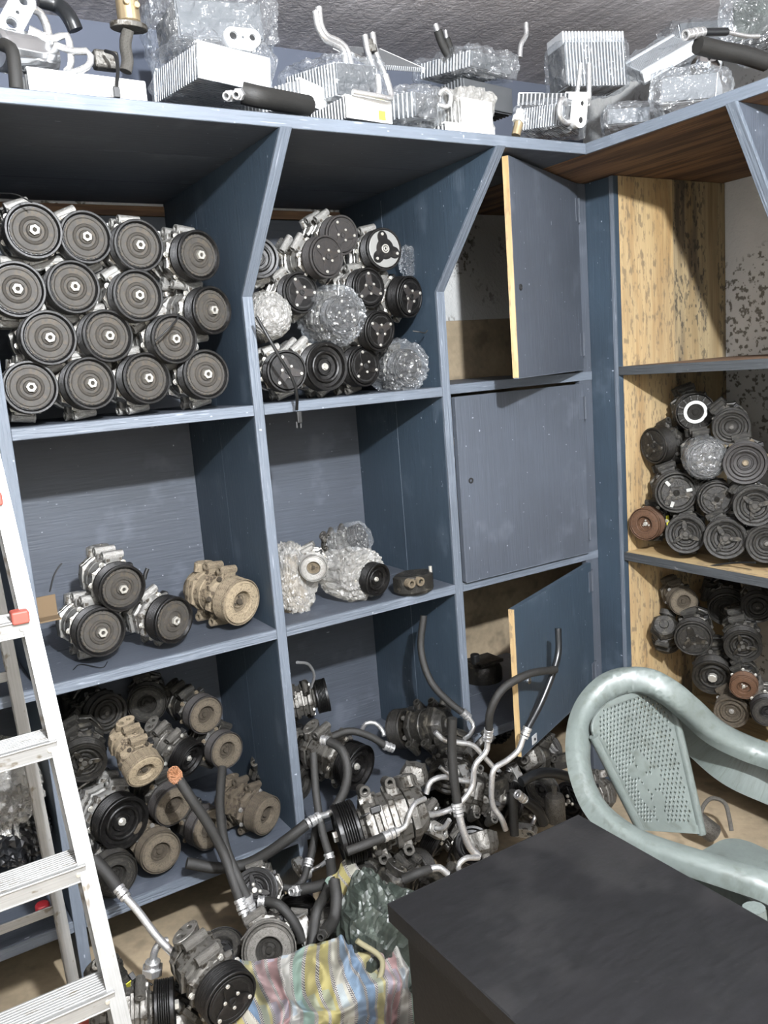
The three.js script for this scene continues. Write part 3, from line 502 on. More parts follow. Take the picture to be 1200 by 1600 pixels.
// lower middle cell and the heap spilling on to the floor
{
  const GN = 'used compressors heaped at the foot of the shelves', go = (p, r, f, fin, k, lab, ex) => compressor(p, r, f, fin, k, lab, GN, ex);
  go([-0.544, 0.499, -0.2, 0.049], [1.2, -0.1, 0.6], 'rings', 'oilyclean', 'ribbed', 'silver compressor turned sideways beside the upright, lower middle cell');
  go([-0.561, 0.348, -0.006, 0.064], [0.35, 0.12, 0.2], 'rings', 'oilyclean', 'ribbed', 'silver-cast compressor with a black ringed pulley, lower middle cell');
  go([-0.572, 0.306, -0.232, 0.057], [0.2, 0.1, 0.9], 'ring', 'oilyclean', 'long', 'grey compressor behind the ringed one at the left of the lower middle cell');
  go([-0.33, 0.331, -0.182, 0.061], [3.6, 0.25, 0.9], 'damper', 'oily', 'long', 'dark compressor lying with its grooved pulley to the back, lower middle cell');
  go([-0.752, 0.316, 0.204, 0.073], [-1.85, 0.12, 0.4], 'damper', 'oilyclean', 'ribbed', 'large grey cast compressor with its pulley to the left, foot of the shelves');
  go([-0.706, 0.194, 0.23, 0.041], [-0.4, 0.1, 0.5], 'ring', 'oily', 'long', 'small dark compressor below the large grey cast one');
  go([-0.473, 0.226, 0.253, 0.057], [0.5, 0.5, 0.3], 'twist', 'oilyclean', 'ribbed', 'compressor with an open ribbed clutch beside the desk corner');
  go([-0.467, 0.235, 0.107, 0.059], [0.3, -0.9, 0.5], 'clutch', 'oilyclean', 'long', 'silver compressor under the bent pipes in the heap');
  go([-0.224, 0.134, 0.065, 0.064], [0.9, -0.5, 1.4], 'damper', 'oilyclean', 'ribbed', 'oily compressor under the pipe ends behind the desk');
  go([-0.049, 0.175, 0.155, 0.064], [0.2, -0.7, 0.2], 'ring', 'oilyclean', 'ribbed', 'grey compressor between the chair and the open door');
  go([-1.011, 0.215, 0.351, 0.059], [-0.35, -0.45, 0.4], 'ring', 'bare', 'ribbed', 'bare grey compressor with a round cover above the woven sack');
  go([-0.97, 0.255, 0.188, 0.05], [-0.6, -0.6, 0.3], 'twist', 'oilyclean', 'ribbed', 'small silver cast compressor tangled under the twin hose ends');
  go([-1.151, 0.268, 0.5, 0.056], [0.15, 0.1, 0.2], 'clutch', 'oilyclean', 'ribbed', 'compressor with a black clutch and bright rivets at the bottom edge');
  go([-1.229, 0.219, 0.384, 0.051], [1.25, 0.05, 0.2], 'damper', 'oilyclean', 'ribbed', 'compressor with a black grooved pulley seen edge-on at the bottom edge');
  go([-1.298, 0.166, 0.296, 0.044], [0.3, 0.6, 0.2], 'ring', 'rust', 'long', 'rusty compressor with a yellow tag beside the ladder foot', (c) => part('yellow_tag', C(box(0.014, 0.05, 0.002, 0.02, 0.066, -0.052, 'y', 0.0006)), M.yellow, c, 'yellow tag'));
  go([-1.071, 0.175, 0.218, 0.049], [-0.2, -1.2, 0.2], 'ring', 'oilyclean', 'ribbed', 'grey compressor standing on end near the ladder', null);
}
{
  const GN = 'used compressors heaped at the foot of the shelves', go = (p, yaw, pitch, roll, face, fin, k, lab) => compressor(p, [yaw, pitch, roll], face, fin, k, lab, GN);
  go([-0.665, 0.276, -0.157, 0.054], 0.6, 0.1, 0.4, 'ring', 'oily', 'ribbed', 'dark compressor low beside the upright behind the looping hose');
  go([-0.378, 0.301, 0.136, 0.053], -0.9, 0.4, 1.9, 'rings', 'oily', 'ribbed', 'half-buried compressor between the bent pipes and the open door');
  go([-0.551, 0.176, 0.254, 0.049], 1.9, 0.2, 0.4, 'ring', 'oily', 'ribbed', 'half-buried dark compressor along the left edge of the desk');
  go([-0.363, 0.151, 0.227, 0.052], -0.3, -0.8, 0.4, 'rings', 'oilyclean', 'long', 'compressor tipped up against the far edge of the desk');
  go([-0.164, 0.174, 0.169, 0.059], 1.1, 0.4, 2.4, 'clutch', 'oilyclean', 'ribbed', 'dark compressor with a clutch face in front of the open door');
  go([0.13, 0.165, -0.04, 0.062], 2.2, 0.3, 0.4, 'rings', 'oily', 'ribbed', 'oily compressor in the shade under the open lower door');
  go([0.029, 0.115, 0.175, 0.057], -1.5, -0.2, 0.4, 'twist', 'oilyclean', 'long', 'grey compressor right behind the left side of the chair');
  go([-0.769, 0.129, 0.258, 0.055], 0.2, -0.6, 1.2, 'ring', 'oily', 'ribbed', 'black compressor under the fat folded hose');
  go([-0.84, 0.129, 0.121, 0.047], 2.6, -0.4, 0.3, 'rings', 'oilyclean', 'ribbed', 'bare silver casting right of the twin collars');
  go([-0.67, 0.074, 0.25, 0.054], -0.6, 0.5, 0.6, 'twist', 'oily', 'long', 'dark compressor behind the green bag');
  go([-1.156, 0.171, 0.3, 0.049], 2, -0.5, 0.3, 'rings', 'oilyclean', 'long', 'grey compressor body behind the bright-riveted one at the bottom edge');
}
// right unit, middle shelf
{
  const GN = 'oily compressors stacked on the right unit middle shelf', go = (p, r, f, fin, k, lab, ex) => compressor(p, r, f, fin, k, lab, GN, ex);
  const a = -PI / 2;
  go([0.496, 1.226, 0.279, 0.056], [-0.75, 0.05, 0.3], 'slotted', 'oily', 'ribbed', 'compressor with a clean pale ring on top of the right shelf stack');
  go([0.434, 1.13, 0.174, 0.055], [-1.671, 0.05, 0.4], 'clutch', 'oily', 'long', 'dark compressor beside the yellow board, left end of the right stack');
  go([0.405, 1.104, 0.384, 0.056], [-0.75, 0.05, 0.1], 'clutch', 'oily', 'long', 'compressor under shiny film below the pale-ringed one', wrap(0.062, 0.062, 0.05, -0.03, 41, 0.06));
  go([0.453, 1.187, 0.43, 0.05], [-0.9, 0.15, 0.7], 'rings', 'oily', 'long', 'dusty dark compressor right of the pale-ringed one');
  go([0.432, 1.093, 0.487, 0.057], [-0.95, 0.05, 0.2], 'rings', 'brownface', 'long', 'brown ringed compressor right of the film-covered one, right stack');
  go([0.398, 1.002, 0.285, 0.06], [-0.75, 0, 0.3], 'clutch', 'oily', 'long', 'round black clutch compressor with three pale tabs, right stack', (c) => { for (let i = 0; i < 3; i++) part('tab', cached('tab' + i, () => C(box(0.009, 0.016, 0.002, 0, 0.034, 0.0045, 'y', 0.0006).rotateZ(i / 3 * 2 * PI + 0.4))), M.friction, c, 'pale metal tab'); });
  go([0.436, 0.987, 0.393, 0.051], [-0.8, 0, 1.2], 'clutch', 'oily', 'ribbed', 'black compressor in the centre gap of the right stack');
  go([0.417, 0.982, 0.526, 0.055], [-0.9, 0, 0.8], 'twist', 'oily', 'ribbed', 'dusty compressor with a bladed clutch above the bottom row, right stack');
  go([0.373, 0.9, 0.186, 0.05], [-1.321, 0, 0.1], 'ring', 'rust', 'long', 'rust-brown compressor with a bright bearing, bottom left of the right stack', (c) => part('paint_mark', C(box(0.004, 0.034, 0.016, 0.0535, 0.0, -0.064, 'y', 0.0015)), M.yellow, c, 'dab of yellow paint'));
  go([0.38, 0.886, 0.329, 0.056], [-0.95, -0.05, 0.1], 'twist', 'oily', 'long', 'black compressor next to the rust-brown one, bottom row of the right stack');
  go([0.39, 0.888, 0.454, 0.057], [-0.95, -0.05, 0.5], 'twist', 'oily', 'ribbed', 'black compressor with a bright rimmed clutch, bottom row of the right stack');
  go([0.427, 0.88, 0.554, 0.052], [-0.9, 0, 0.5], 'rings', 'oily', 'long', 'black compressor at the frame edge, bottom row of the right stack');
}
// right unit, lower shelf
{
  const GN = 'grimy compressors heaped on the right unit lower shelf', go = (p, r, f, fin, k, lab, ex) => compressor(p, r, f, fin, k, lab, GN, ex);
  go([0.47, 0.649, 0.247, 0.044], [-0.6, 0, 0.3], 'ring', 'tandark', 'long', 'small grey-faced compressor topmost beside the yellow board, lower right heap');
  go([0.601, 0.606, 0.302, 0.056], [-0.9, 0.2, 1.3], 'damper', 'oily', 'long', 'sooty compressor in the shade right of the small grey-faced one');
  go([0.551, 0.651, 0.443, 0.045], [-0.9, 0.1, 0.3], 'rings', 'oily', 'long', 'sooty compressor near the frame edge at the top of the lower right heap');
  go([0.44, 0.552, 0.303, 0.055], [-0.95, 0.1, 0.3], 'clutch', 'oily', 'long', 'black clutch compressor with small bright rivets, lower right heap');
  go([0.463, 0.558, 0.455, 0.052], [-0.9, 0.2, 0.3], 'twist', 'oily', 'ribbed', 'compressor with a black drum pulley left of the frame edge, lower right heap');
  go([0.44, 0.445, 0.369, 0.058], [-1, 0.25, 0.6], 'rings', 'oily', 'ribbed', 'compressor with a black pulley and one bright hub nut, lower right heap', (c) => part('hub_cap', cached('hubcap', () => C(merge([cyl(0.013, 0.014, 'z', 8).translate(0, 0, -0.004)]))), M.nut, c, 'bright hub nut'));
  go([0.419, 0.457, 0.488, 0.038], [-1, 0.2, 0.6], 'ring', 'rust', 'long', 'small brown compressor with a grooved pulley, lower right heap');
  go([0.431, 0.361, 0.438, 0.048], [-1.05, 0.1, 0.6], 'rings', 'tandark', 'long', 'worn brown-black pulley compressor just above the chair arm');
  go([0.424, 0.404, 0.558, 0.043], [-0.9, 0.1, 0.6], 'ring', 'oilyclean', 'long', 'compressor with a silver nose at the frame edge above the chair arm');
  go([0.509, 0.491, 0.147, 0.045], [2.2, 0.7, 0.2], 'ring', 'oily', 'long', 'grimy compressor lying on its pulley against the yellow board', (c) => part('paint_mark', C(box(0.028, 0.002, 0.02, 0.0, -0.048, -0.09, 'x', 0.0005)), M.yellow, c, 'dab of yellow paint'));
}

// ---------------------------------------------------------------- evaporator cores, pipes and valves on the top board
const TY = G.top + G.t;
// front face centre, [w, h, d], yaw; plates stacked from the front face backwards ('z') or across ('x')
function evaporator([x, y, z], [w, h, d], [yaw, pitch, roll], o, label) {
  const e = thing(o.name || 'evaporator_core', label, 'evaporator', [0, 0, 0], o.group || 'evaporator cores lying on the top board');
  e.quaternion.setFromEuler(new THREE.Euler(pitch, yaw, roll, 'YXZ'));
  e.position.set(x, y, z).sub(V(0, h / 2, d / 2).applyQuaternion(e.quaternion));
  const n = o.n || 14, ax = o.axis || 'z', L = ax === 'z' ? d : w, pitchL = L / n, y0 = h / 2;
  part('fin_block', box(ax === 'z' ? w * 0.95 : w * 0.97, h * 0.93, ax === 'z' ? d * 0.97 : d * 0.95, 0, y0, 0, 'y', 0.002), o.core || M.findark, e);
  const pg = ax === 'z' ? box(w * 0.99, h, pitchL * 0.42, 0, y0, 0, 'x', 0.003) : box(pitchL * 0.5, h, d * 0.99, 0, y0, 0, 'y', 0.003);
  for (let i = 1; i < n; i++) { const g = part('tube_plate', pg, o.plate || M.fin, e); g.position[ax] = -L / 2 + (i + 0) * pitchL; }
  if (o.end !== false) for (const s of ax === 'z' ? [1, -1] : [1, -1]) {
    const g = ax === 'z' ? merge([box(w * 1.02, h * 1.04, 0.004, 0, y0, s * d / 2, 'x', 0.0015), box(w * 1.02, 0.004, 0.012, 0, h * 1.01, s * (d / 2 - 0.006), 'x', 0.001)]) : box(0.004, h * 1.04, d * 1.02, s * w / 2, y0, 0, 'y', 0.0015);
    part('end_plate', g, M.endplate, e, 'white end plate');
  }
  if (o.tank) for (let i = 0; i < n; i++) part('tank_cup', box(pitchL * 0.7, 0.036, d * 0.9, -w / 2 + (i + 0.5) * pitchL, h + 0.008, 0, 'x', 0.006), M.aluplain, e);
  for (const q of o.pipes || []) part('pipe', tube(q.pts, q.r || 0.0065, 0, 10), M.pipe, e);
  for (const q of o.blocks || []) { const k = q.s || 1, b = part('port_block', C2(figureBlock().scale(k, k, k), q), q.mat || M.aluplain, e); for (const [x, r] of [[-0.019, 0.0084], [0.019, 0.0069]]) part('shade_plug', C2(cyl(r, 0.014).translate(x, 0, 0.002).scale(k, k, k), q), M.dark, b); }  // dark plugs stand in for the shade inside the ports
  if (o.sticker) part('sticker', box(0.02, 0.02, 0.0006, o.sticker[0], o.sticker[1], d / 2 + 0.0024, 'y', 0.0002), M.yellow, e, 'yellow diamond sticker');
  if (o.film) part('plastic_wrap', filmBox(w * o.film[0], h * o.film[1], d * o.film[2], o.film[3], o.film[4] || 0.012).translate(0, y0 + (o.lift || 0), 0), o.mat || M.film, e, 'shrunken clear plastic film');
  return e;
}
function C2(g, q) { g.rotateZ(q.rz || 0); g.rotateX(q.rx || 0); g.rotateY(q.ry || 0); return g.translate(...q.at); }
function figureBlock() {   // two-port flange block, holes along z
  const s = new THREE.Shape(); s.absarc(-0.02, 0, 0.016, PI / 2, 1.5 * PI); s.absarc(0.02, 0, 0.016, -PI / 2, PI / 2); s.closePath();
  for (const [x, r] of [[-0.019, 0.0085], [0.019, 0.007], [0.001, 0.0035]]) { const p = new THREE.Path(); p.absarc(x, 0, r, 0, 2 * PI, true); s.holes.push(p); }
  return merge([extrude(s, 0.022, 0.001, 12).translate(0, 0, -0.011), ring(0.0105, 0.008, 0.006).translate(-0.019, 0, 0.013), ring(0.009, 0.0065, 0.006).translate(0.019, 0, 0.013)]);
}
function filmBox(w, h, d, s, amp) {
  const g = new THREE.BoxGeometry(w, h, d, 26, 16, 26), p = g.attributes.position, uv = [];
  for (let i = 0; i < p.count; i++) {
    let x = p.getX(i), y = p.getY(i), z = p.getZ(i);
    const k = 1 - 0.1 * ((2 * x / w) ** 4 + (2 * y / h) ** 4 + (2 * z / d) ** 4 - 1) * 0.5;
    const f = 18, a = (0.5 - Math.abs(N3(x * f + s, y * f, z * f))) * 2 + (0.4 - Math.abs(N3(x * f * 2.7 + s, y * f * 2.7, z * f * 2.7)));
    const l = Math.hypot(x / w, y / h, z / d) + 1e-6; x += (x / w / l) * amp * a; y += (y / h / l) * amp * a; z += (z / d / l) * amp * a;
    p.setXYZ(i, x * k, y * k, z * k); uv.push((x + z * 0.6) * 1, y + z * 0.4);
  }
  g.setAttribute('uv', new THREE.Float32BufferAttribute(uv, 2)); g.deleteAttribute('normal'); const q = flat2(g); q.computeVertexNormals(); return q;
}
function flat2(g) { const o = g.toNonIndexed(); return o; }
// world-placed swept line: sections of hose, crimp collar and pipe as parts
function line(name, label, secs, cat = 'hose', groupName = 'refrigerant hoses and pipes in the heap') {
  const t = thing(name, label, cat, secs[0].pts[0], groupName), o = secs[0].pts[0], loc = (p) => [p[0] - o[0], p[1] - o[1], p[2] - o[2]];
  for (const s of secs) {
    const pts = s.pts.map(loc);
    if (s.k === 'hose') part('rubber_hose', tube(pts, s.r || 0.0105), s.mat || M.hose, t);
    else if (s.k === 'pipe') part('metal_pipe', tube(pts, s.r || 0.0065), s.mat || M.pipe, t);
    else if (s.k === 'collar') { const r = s.r || 0.0125, a = V(...pts[0]), b = V(...pts[1]), L = a.distanceTo(b); part('crimp_collar', aim(merge([ring(r, r * 0.6, L * 0.24).translate(0, 0, L * 0.14), ring(r * 0.9, r * 0.6, L * 0.16).translate(0, 0, L * 0.36), ring(r, r * 0.6, L * 0.24).translate(0, 0, L * 0.58), ring(r * 0.92, r * 0.55, L * 0.2).translate(0, 0, L * 0.86)]), pts[0], pts[1]), M.pipe, t); }
    else if (s.k === 'nut') part('fitting', aim(merge([hexNut(s.r || 0.012, 0.014, 0.006), ring((s.r || 0.012) * 0.75, 0.005, 0.02).translate(0, 0, 0.018)]), pts[0], pts[1]), s.mat || M.pipe, t);
  }
  return t;
}
// --- the row of cores from left to right
evaporator([-1.117, 1.984, 0.2], [0.215, 0.04, 0.2], [0.05, 0, 0], { n: 12 }, 'low white-ended evaporator core under the chrome receiver, far left of the top board');
evaporator([-0.805, 2.06, 0.17], [0.165, 0.068, 0.22], [0.1, 0.05, -0.06], { n: 20, film: [1.12, 1.3, 1.06, 3, 0.012], lift: 0.014, blocks: [{ at: [0.012, 0.09, 0.118], ry: -0.25, rz: 0.05, s: 1.05 }] }, 'large evaporator core with a bright white end plate and a two-port block on top');
evaporator([-0.76, 2.214, 0.02], [0.2, 0.08, 0.2], [-0.1, 0.05, 0.05], { n: 22, end: false, plate: M.findark, film: [1.2, 1.4, 1.15, 8, 0.02], lift: 0.01, core: M.findark }, 'film-wrapped evaporator core behind the large white-ended one, leaning back');
evaporator([-0.528, 1.982, 0.24], [0.125, 0.045, 0.18], [0.12, 0, 0], { n: 16, sticker: [0.034, 0.014], pipes: [{ pts: [[-0.05, 0.05, 0.1], [0.02, 0.046, 0.11], [0.05, 0.047, 0.108], [0.055, 0.07, 0.1], [0.05, 0.1, 0.095]] }, { pts: [[0.02, 0.05, 0.08], [0.034, 0.062, 0.085], [0.036, 0.1, 0.085]] }] }, 'white-ended evaporator core with a yellow sticker and bent pipes');
evaporator([-0.494, 2.075, 0.15], [0.13, 0.07, 0.19], [0.2, 0.1, 0.1], { n: 18, end: false, film: [1.12, 1.2, 1.06, 12, 0.016], pipes: [{ pts: [[-0.02, 0.05, 0.08], [-0.03, 0.095, 0.085], [-0.055, 0.105, 0.085], [-0.085, 0.112, 0.09], [-0.1, 0.13, 0.09], [-0.105, 0.165, 0.09]], r: 0.0075 }, { pts: [[0.0, 0.05, 0.08], [-0.01, 0.1, 0.075], [-0.035, 0.115, 0.075], [-0.065, 0.122, 0.075], [-0.08, 0.14, 0.075], [-0.082, 0.178, 0.075]], r: 0.0075 }] }, 'film-wrapped evaporator core with two tall bent silver pipes');
evaporator([-0.597, 2.04, 0.12], [0.1, 0.05, 0.2], [0.5, 0, 0], { n: 20, core: M.fin }, 'silver finned evaporator core end-on left of the tall bent pipes');
evaporator([-0.268, 2.17, 0], [0.17, 0.012, 0.17], [0.3, 0.55, 0.15], { n: 22, axis: 'x', plate: M.fin, core: M.findark, name: 'condenser_panel' }, 'thin ribbed condenser panel propped up behind the wrapped cores');
evaporator([-0.348, 2.015, 0.21], [0.12, 0.055, 0.14], [0.5, 0.1, 0.15], { n: 12, end: false, film: [1.15, 1.15, 1.1, 21, 0.014], pipes: [{ pts: [[0.03, 0.03, 0.08], [0.05, 0.026, 0.1], [0.056, 0.05, 0.104], [0.04, 0.062, 0.095], [0.03, 0.05, 0.085]], r: 0.006 }] }, 'film-wrapped evaporator core with a small curled tan pipe');
evaporator([-0.211, 2.006, 0.22], [0.1, 0.06, 0.15], [0.1, 0, 0], { n: 12, film: [1.1, 1.25, 1.06, 26, 0.014], lift: 0.01, mat: M.filmwhite }, 'white evaporator core in cloudy film beside the curled tan pipe');
evaporator([-0.258, 1.958, 0.25], [0.15, 0.02, 0.12], [0.05, 0, 0], { n: 8 }, 'low flat white evaporator plate on the board edge under the cloudy film');
evaporator([-0.035, 2.185, 0.08], [0.16, 0.04, 0.2], [0.15, 0.12, 0], { n: 18, end: false, film: [1.08, 1.3, 1.06, 33, 0.014] }, 'wide film-wrapped evaporator core with fins, raised behind the white ones');
evaporator([-0.026, 2.113, 0.05], [0.2, 0.07, 0.16], [0.15, 0, 0], { n: 14, end: false, core: M.findark, plate: M.findark }, 'dark finned evaporator core under the wide film-wrapped one');
evaporator([0.151, 2.077, 0.2], [0.1, 0.03, 0.16], [0.25, 0.25, 0.15], { n: 12, pipes: [{ pts: [[-0.07, 0.01, 0.08], [0.0, 0.008, 0.09], [0.03, 0.012, 0.09], [0.034, 0.04, 0.085], [0.03, 0.1, 0.08]], r: 0.0065 }, { pts: [[0.0, 0.02, 0.07], [0.004, 0.05, 0.07], [0.006, 0.1, 0.07]], r: 0.006 }] }, 'white-plated evaporator core with an upright pair of thin pipes');
evaporator([0.324, 2.218, 0.1], [0.2, 0.12, 0.1], [-0.25, 0.0, 0.04], { n: 20, axis: 'x', tank: true, end: false, core: M.findark, film: [1.05, 1.04, 1.1, 44, 0.008] }, 'upright evaporator core with a row of bright tank cups along its top');
evaporator([0.095, 2.017, 0.23], [0.1, 0.055, 0.13], [0.35, 0.1, -0.1], { n: 18, axis: 'z', end: false, film: [1.1, 1.15, 1.1, 51, 0.012], blocks: [{ at: [-0.03, 0.03, 0.095], rx: 0.15, rz: PI / 2 + 0.1, ry: -0.55, s: 1.0, mat: M.endplate }], pipes: [{ pts: [[-0.04, 0.05, 0.06], [-0.07, 0.055, 0.07], [-0.088, 0.04, 0.07], [-0.085, 0.01, 0.07], [-0.06, 0, 0.075], [-0.045, 0.004, 0.078]], r: 0.007 }] }, 'film-wrapped evaporator core with a white two-port block facing out by the corner');
evaporator([0.23, 2.017, 0.3], [0.12, 0.04, 0.16], [-0.9, 0, -0.1], { n: 16, end: false, core: M.findark, film: [1.1, 1.2, 1.1, 57, 0.012] }, 'film-wrapped dark evaporator core at the inside corner of the boards');
evaporator([0.203, 2.021, 0.5], [0.13, 0.06, 0.16], [-1.0, 0, -0.1], { n: 14, end: false, film: [1.15, 1.2, 1.1, 61, 0.018] }, 'film-wrapped evaporator core on the right-hand board below the black hose');
evaporator([0.483, 2.197, 0.22], [0.16, 0.03, 0.12], [-0.3, 0.5, 0.5], { n: 16, film: [1.08, 1.3, 1.06, 66, 0.014] }, 'tilted film-covered evaporator core with a white edge, right-hand board');
evaporator([0.779, 2.358, 0.12], [0.16, 0.09, 0.2], [-0.6, 0.1, 0.2], { n: 14, end: false, core: M.findark, film: [1.2, 1.25, 1.1, 71, 0.03] }, 'heap-topping evaporator core in loose shiny film, right-hand board');
evaporator([0.5, 2.225, 0.5], [0.16, 0.1, 0.16], [-1.2, 0, 0], { n: 12, end: false, core: M.green, plate: M.findark, film: [1.2, 1.25, 1.2, 77, 0.02] }, 'greenish film-wrapped evaporator core at the frame edge, right-hand board');
// --- loose pieces on the top board
{
  const r = thing('receiver_drier', 'chrome receiver cylinder in thin film with a flange block, far left of the top board', 'receiver', [-1.213, 2.015, 0.16], 'receivers and valves on the top board');
  const ax = [0.9, 0.1, -0.4];
  part('cylinder', aim(lathe([[0.0, -0.05], [0.03, -0.05], [0.036, -0.044], [0.0375, -0.036], [0.0375, 0.05], [0.034, 0.06], [0.02, 0.068], [0, 0.07]], 36), [-0.01, 0.028, 0], [-0.01 + ax[0], 0.028 + ax[1], ax[2]]), M.chrome, r);
  part('flange_block', C2(figureBlock().scale(1.25, 1.25, 1.25), { rz: 1.0, at: [-1.222, 2.107, 0.16].map((v, i) => v - r.position.toArray()[i]) }), M.aluplain, r);
  const L = (q) => q.map((p) => p.map((v, i) => v - r.position.toArray()[i]));
  part('pipe', tube(L([[-1.201, 2.127, 0.15], [-1.173, 2.13, 0.13], [-1.16, 2.102, 0.12], [-1.171, 2.066, 0.12]]), 0.008), M.pipe, r);
  part('pipe', tube(L([[-1.205, 2.084, 0.17], [-1.168, 2.072, 0.17], [-1.141, 2.077, 0.18], [-1.138, 2.056, 0.18], [-1.142, 2.022, 0.18], [-1.148, 2.017, 0.17]]), 0.0065), M.pipe, r);
  part('pipe', tube(L([[-1.17, 2.073, 0.15], [-1.135, 2.047, 0.19], [-1.109, 2.045, 0.2], [-1.111, 2.024, 0.2], [-1.137, 2.008, 0.2], [-1.15, 2.007, 0.18]]), 0.0065), M.pipe, r);
}
line('rubber_hose', 'short fat black hose stub at the far left of the top board', [{ k: 'hose', r: 0.012, pts: [[-1.259, 2.04, 0.2], [-1.25, 2.026, 0.22], [-1.251, 1.989, 0.23], [-1.253, 1.957, 0.23]] }], 'hose', 'black hoses on the top board');
line('rubber_hose', 'fat black hose looping up beside the chrome receiver', [{ k: 'hose', r: 0.015, pts: [[-1.165, 2.165, 0.1], [-1.131, 2.16, 0.1], [-1.115, 2.13, 0.12], [-1.108, 2.111, 0.12]], mat: M.hoseshiny }], 'hose', 'black hoses on the top board');
{
  const v = thing('expansion_valve', 'brass-topped valve block on a dark oval flange standing on a bent stem', 'valve', [-1.023, 2.036, 0.12], 'receivers and valves on the top board');
  const L = (a) => a.map((t, i) => t - v.position.toArray()[i]);
  part('block', merge([cyl(0.022, 0.045, 'y', 20), cyl(0.006, 0.01, 'z', 12).translate(-0.008, 0.008, 0.022), cyl(0.006, 0.01, 'z', 12).translate(0.011, 0.004, 0.022)]).translate(...L([-1.007, 2.152, 0.14])), M.brass, v, 'pale brass block');
  part('flange', merge([(() => { const s = new THREE.Shape(); s.absellipse(0, 0, 0.036, 0.022, 0, 2 * PI); const g = extrude(s, 0.008, 0.001, 12); g.rotateX(-PI / 2); return g; })()]).translate(...L([-1.009, 2.119, 0.14])), M.castdark, v);
  part('stem', tube([L([-1.011, 2.118, 0.14]), L([-1.017, 2.093, 0.13]), L([-1.013, 2.067, 0.12]), L([-1.02, 2.046, 0.12])], 0.012), M.castdark, v);
  part('lead', tube([L([-1.055, 2.08, 0.12]), L([-1.048, 2.065, 0.15]), L([-1.056, 2.028, 0.19]), L([-1.076, 1.974, 0.23])], 0.0035), M.wire, v, 'thin black lead'); part('lead_plug', box(0.012, 0.02, 0.01, ...L([-1.077, 1.968, 0.232]), 'y', 0.002), M.wire, v);
  part('bracket', box(0.05, 0.035, 0.03, ...L([-1.046, 2.076, 0.08]), 'x', 0.006), M.castdark, v);
}
line('hose_assembly', 'dark padded duct with a twin-port metal end lying on the board edge', [{ k: 'hose', r: 0.022, pts: [[-0.817, 1.996, 0.22], [-0.792, 1.989, 0.23], [-0.719, 1.995, 0.2], [-0.632, 2.008, 0.15]] }, { k: 'nut', r: 0.011, pts: [[-0.845, 1.984, 0.23], [-0.867, 1.976, 0.25]] }, { k: 'nut', r: 0.011, pts: [[-0.831, 1.986, 0.24], [-0.858, 1.972, 0.27]] }], 'hose', 'black hoses on the top board');
line('pipe_valve', 'small pair of capped pipe ends sticking up behind the ribbed panel', [{ k: 'pipe', r: 0.008, pts: [[-0.38, 2.124, 0.05], [-0.404, 2.169, 0.06], [-0.411, 2.211, 0.06]] }, { k: 'pipe', r: 0.008, pts: [[-0.35, 2.138, 0.04], [-0.378, 2.183, 0.05], [-0.382, 2.223, 0.05]] }, { k: 'nut', r: 0.016, mat: M.castdark, pts: [[-0.393, 2.176, 0.055], [-0.398, 2.199, 0.055]] }], 'pipe', 'receivers and valves on the top board');
line('pipe_valve', 'black-sleeved pipe ends leaning up left of the wide wrapped core', [{ k: 'hose', r: 0.011, pts: [[-0.13, 2.206, 0.02], [-0.152, 2.241, 0.02], [-0.162, 2.267, 0.02]] }, { k: 'pipe', r: 0.007, pts: [[-0.162, 2.264, 0.02], [-0.169, 2.282, 0.02]] }, { k: 'hose', r: 0.009, pts: [[-0.11, 2.212, 0.01], [-0.127, 2.257, 0.01]] }, { k: 'pipe', r: 0.005, pts: [[-0.127, 2.253, 0.01], [-0.13, 2.275, 0.01]] }], 'pipe', 'receivers and valves on the top board');
line('pipe_end', 'single thin bent pipe standing up left of the tank cups', [{ k: 'pipe', r: 0.007, pts: [[0.086, 2.221, 0.05], [0.092, 2.254, 0.05], [0.112, 2.281, 0.05], [0.114, 2.311, 0.05]] }], 'pipe', 'receivers and valves on the top board');
line('copper_fitting', 'small copper-coloured pipe end on the board edge beside the two-port block', [{ k: 'pipe', r: 0.011, mat: M.brass, pts: [[-0.127, 1.952, 0.26], [-0.117, 1.977, 0.26], [-0.114, 1.993, 0.262]] }, { k: 'nut', r: 0.013, mat: M.lightring, pts: [[-0.121, 1.984, 0.262], [-0.113, 2.005, 0.262]] }], 'pipe', 'receivers and valves on the top board');
line('rubber_hose', 'thick black hose with a grey clip on the right-hand board', [{ k: 'hose', r: 0.02, pts: [[0.175, 2.094, 0.55], [0.23, 2.087, 0.56], [0.296, 2.077, 0.58], [0.359, 2.061, 0.6]], mat: M.hose }, { k: 'collar', r: 0.012, pts: [[0.131, 2.109, 0.55], [0.198, 2.125, 0.55]] }, { k: 'hose', r: 0.009, pts: [[0.187, 2.122, 0.55], [0.279, 2.135, 0.55]], mat: M.hoseshiny }, { k: 'pipe', r: 0.005, pts: [[0.279, 2.135, 0.55], [0.337, 2.13, 0.56], [0.386, 2.136, 0.56]] }], 'hose', 'black hoses on the top board');
{
  const m = thing('fan_motor', 'silver domed motor on the right-hand board among the films', 'motor', [0.3, 2.061, 0.48], 'receivers and valves on the top board');
  part('dome', aim(lathe([[0, 0.045], [0.014, 0.043], [0.026, 0.034], [0.031, 0.02], [0.032, -0.02], [0, -0.022]], 32), [0, 0.02, 0], [-0.5, 0.3, 0.7]), M.chrome, m); part('flange', aim(ring(0.04, 0.02, 0.005, 'z', 30), [0, 0.02, 0], [-0.5, 0.3, 0.7]), M.castdark, m);
}

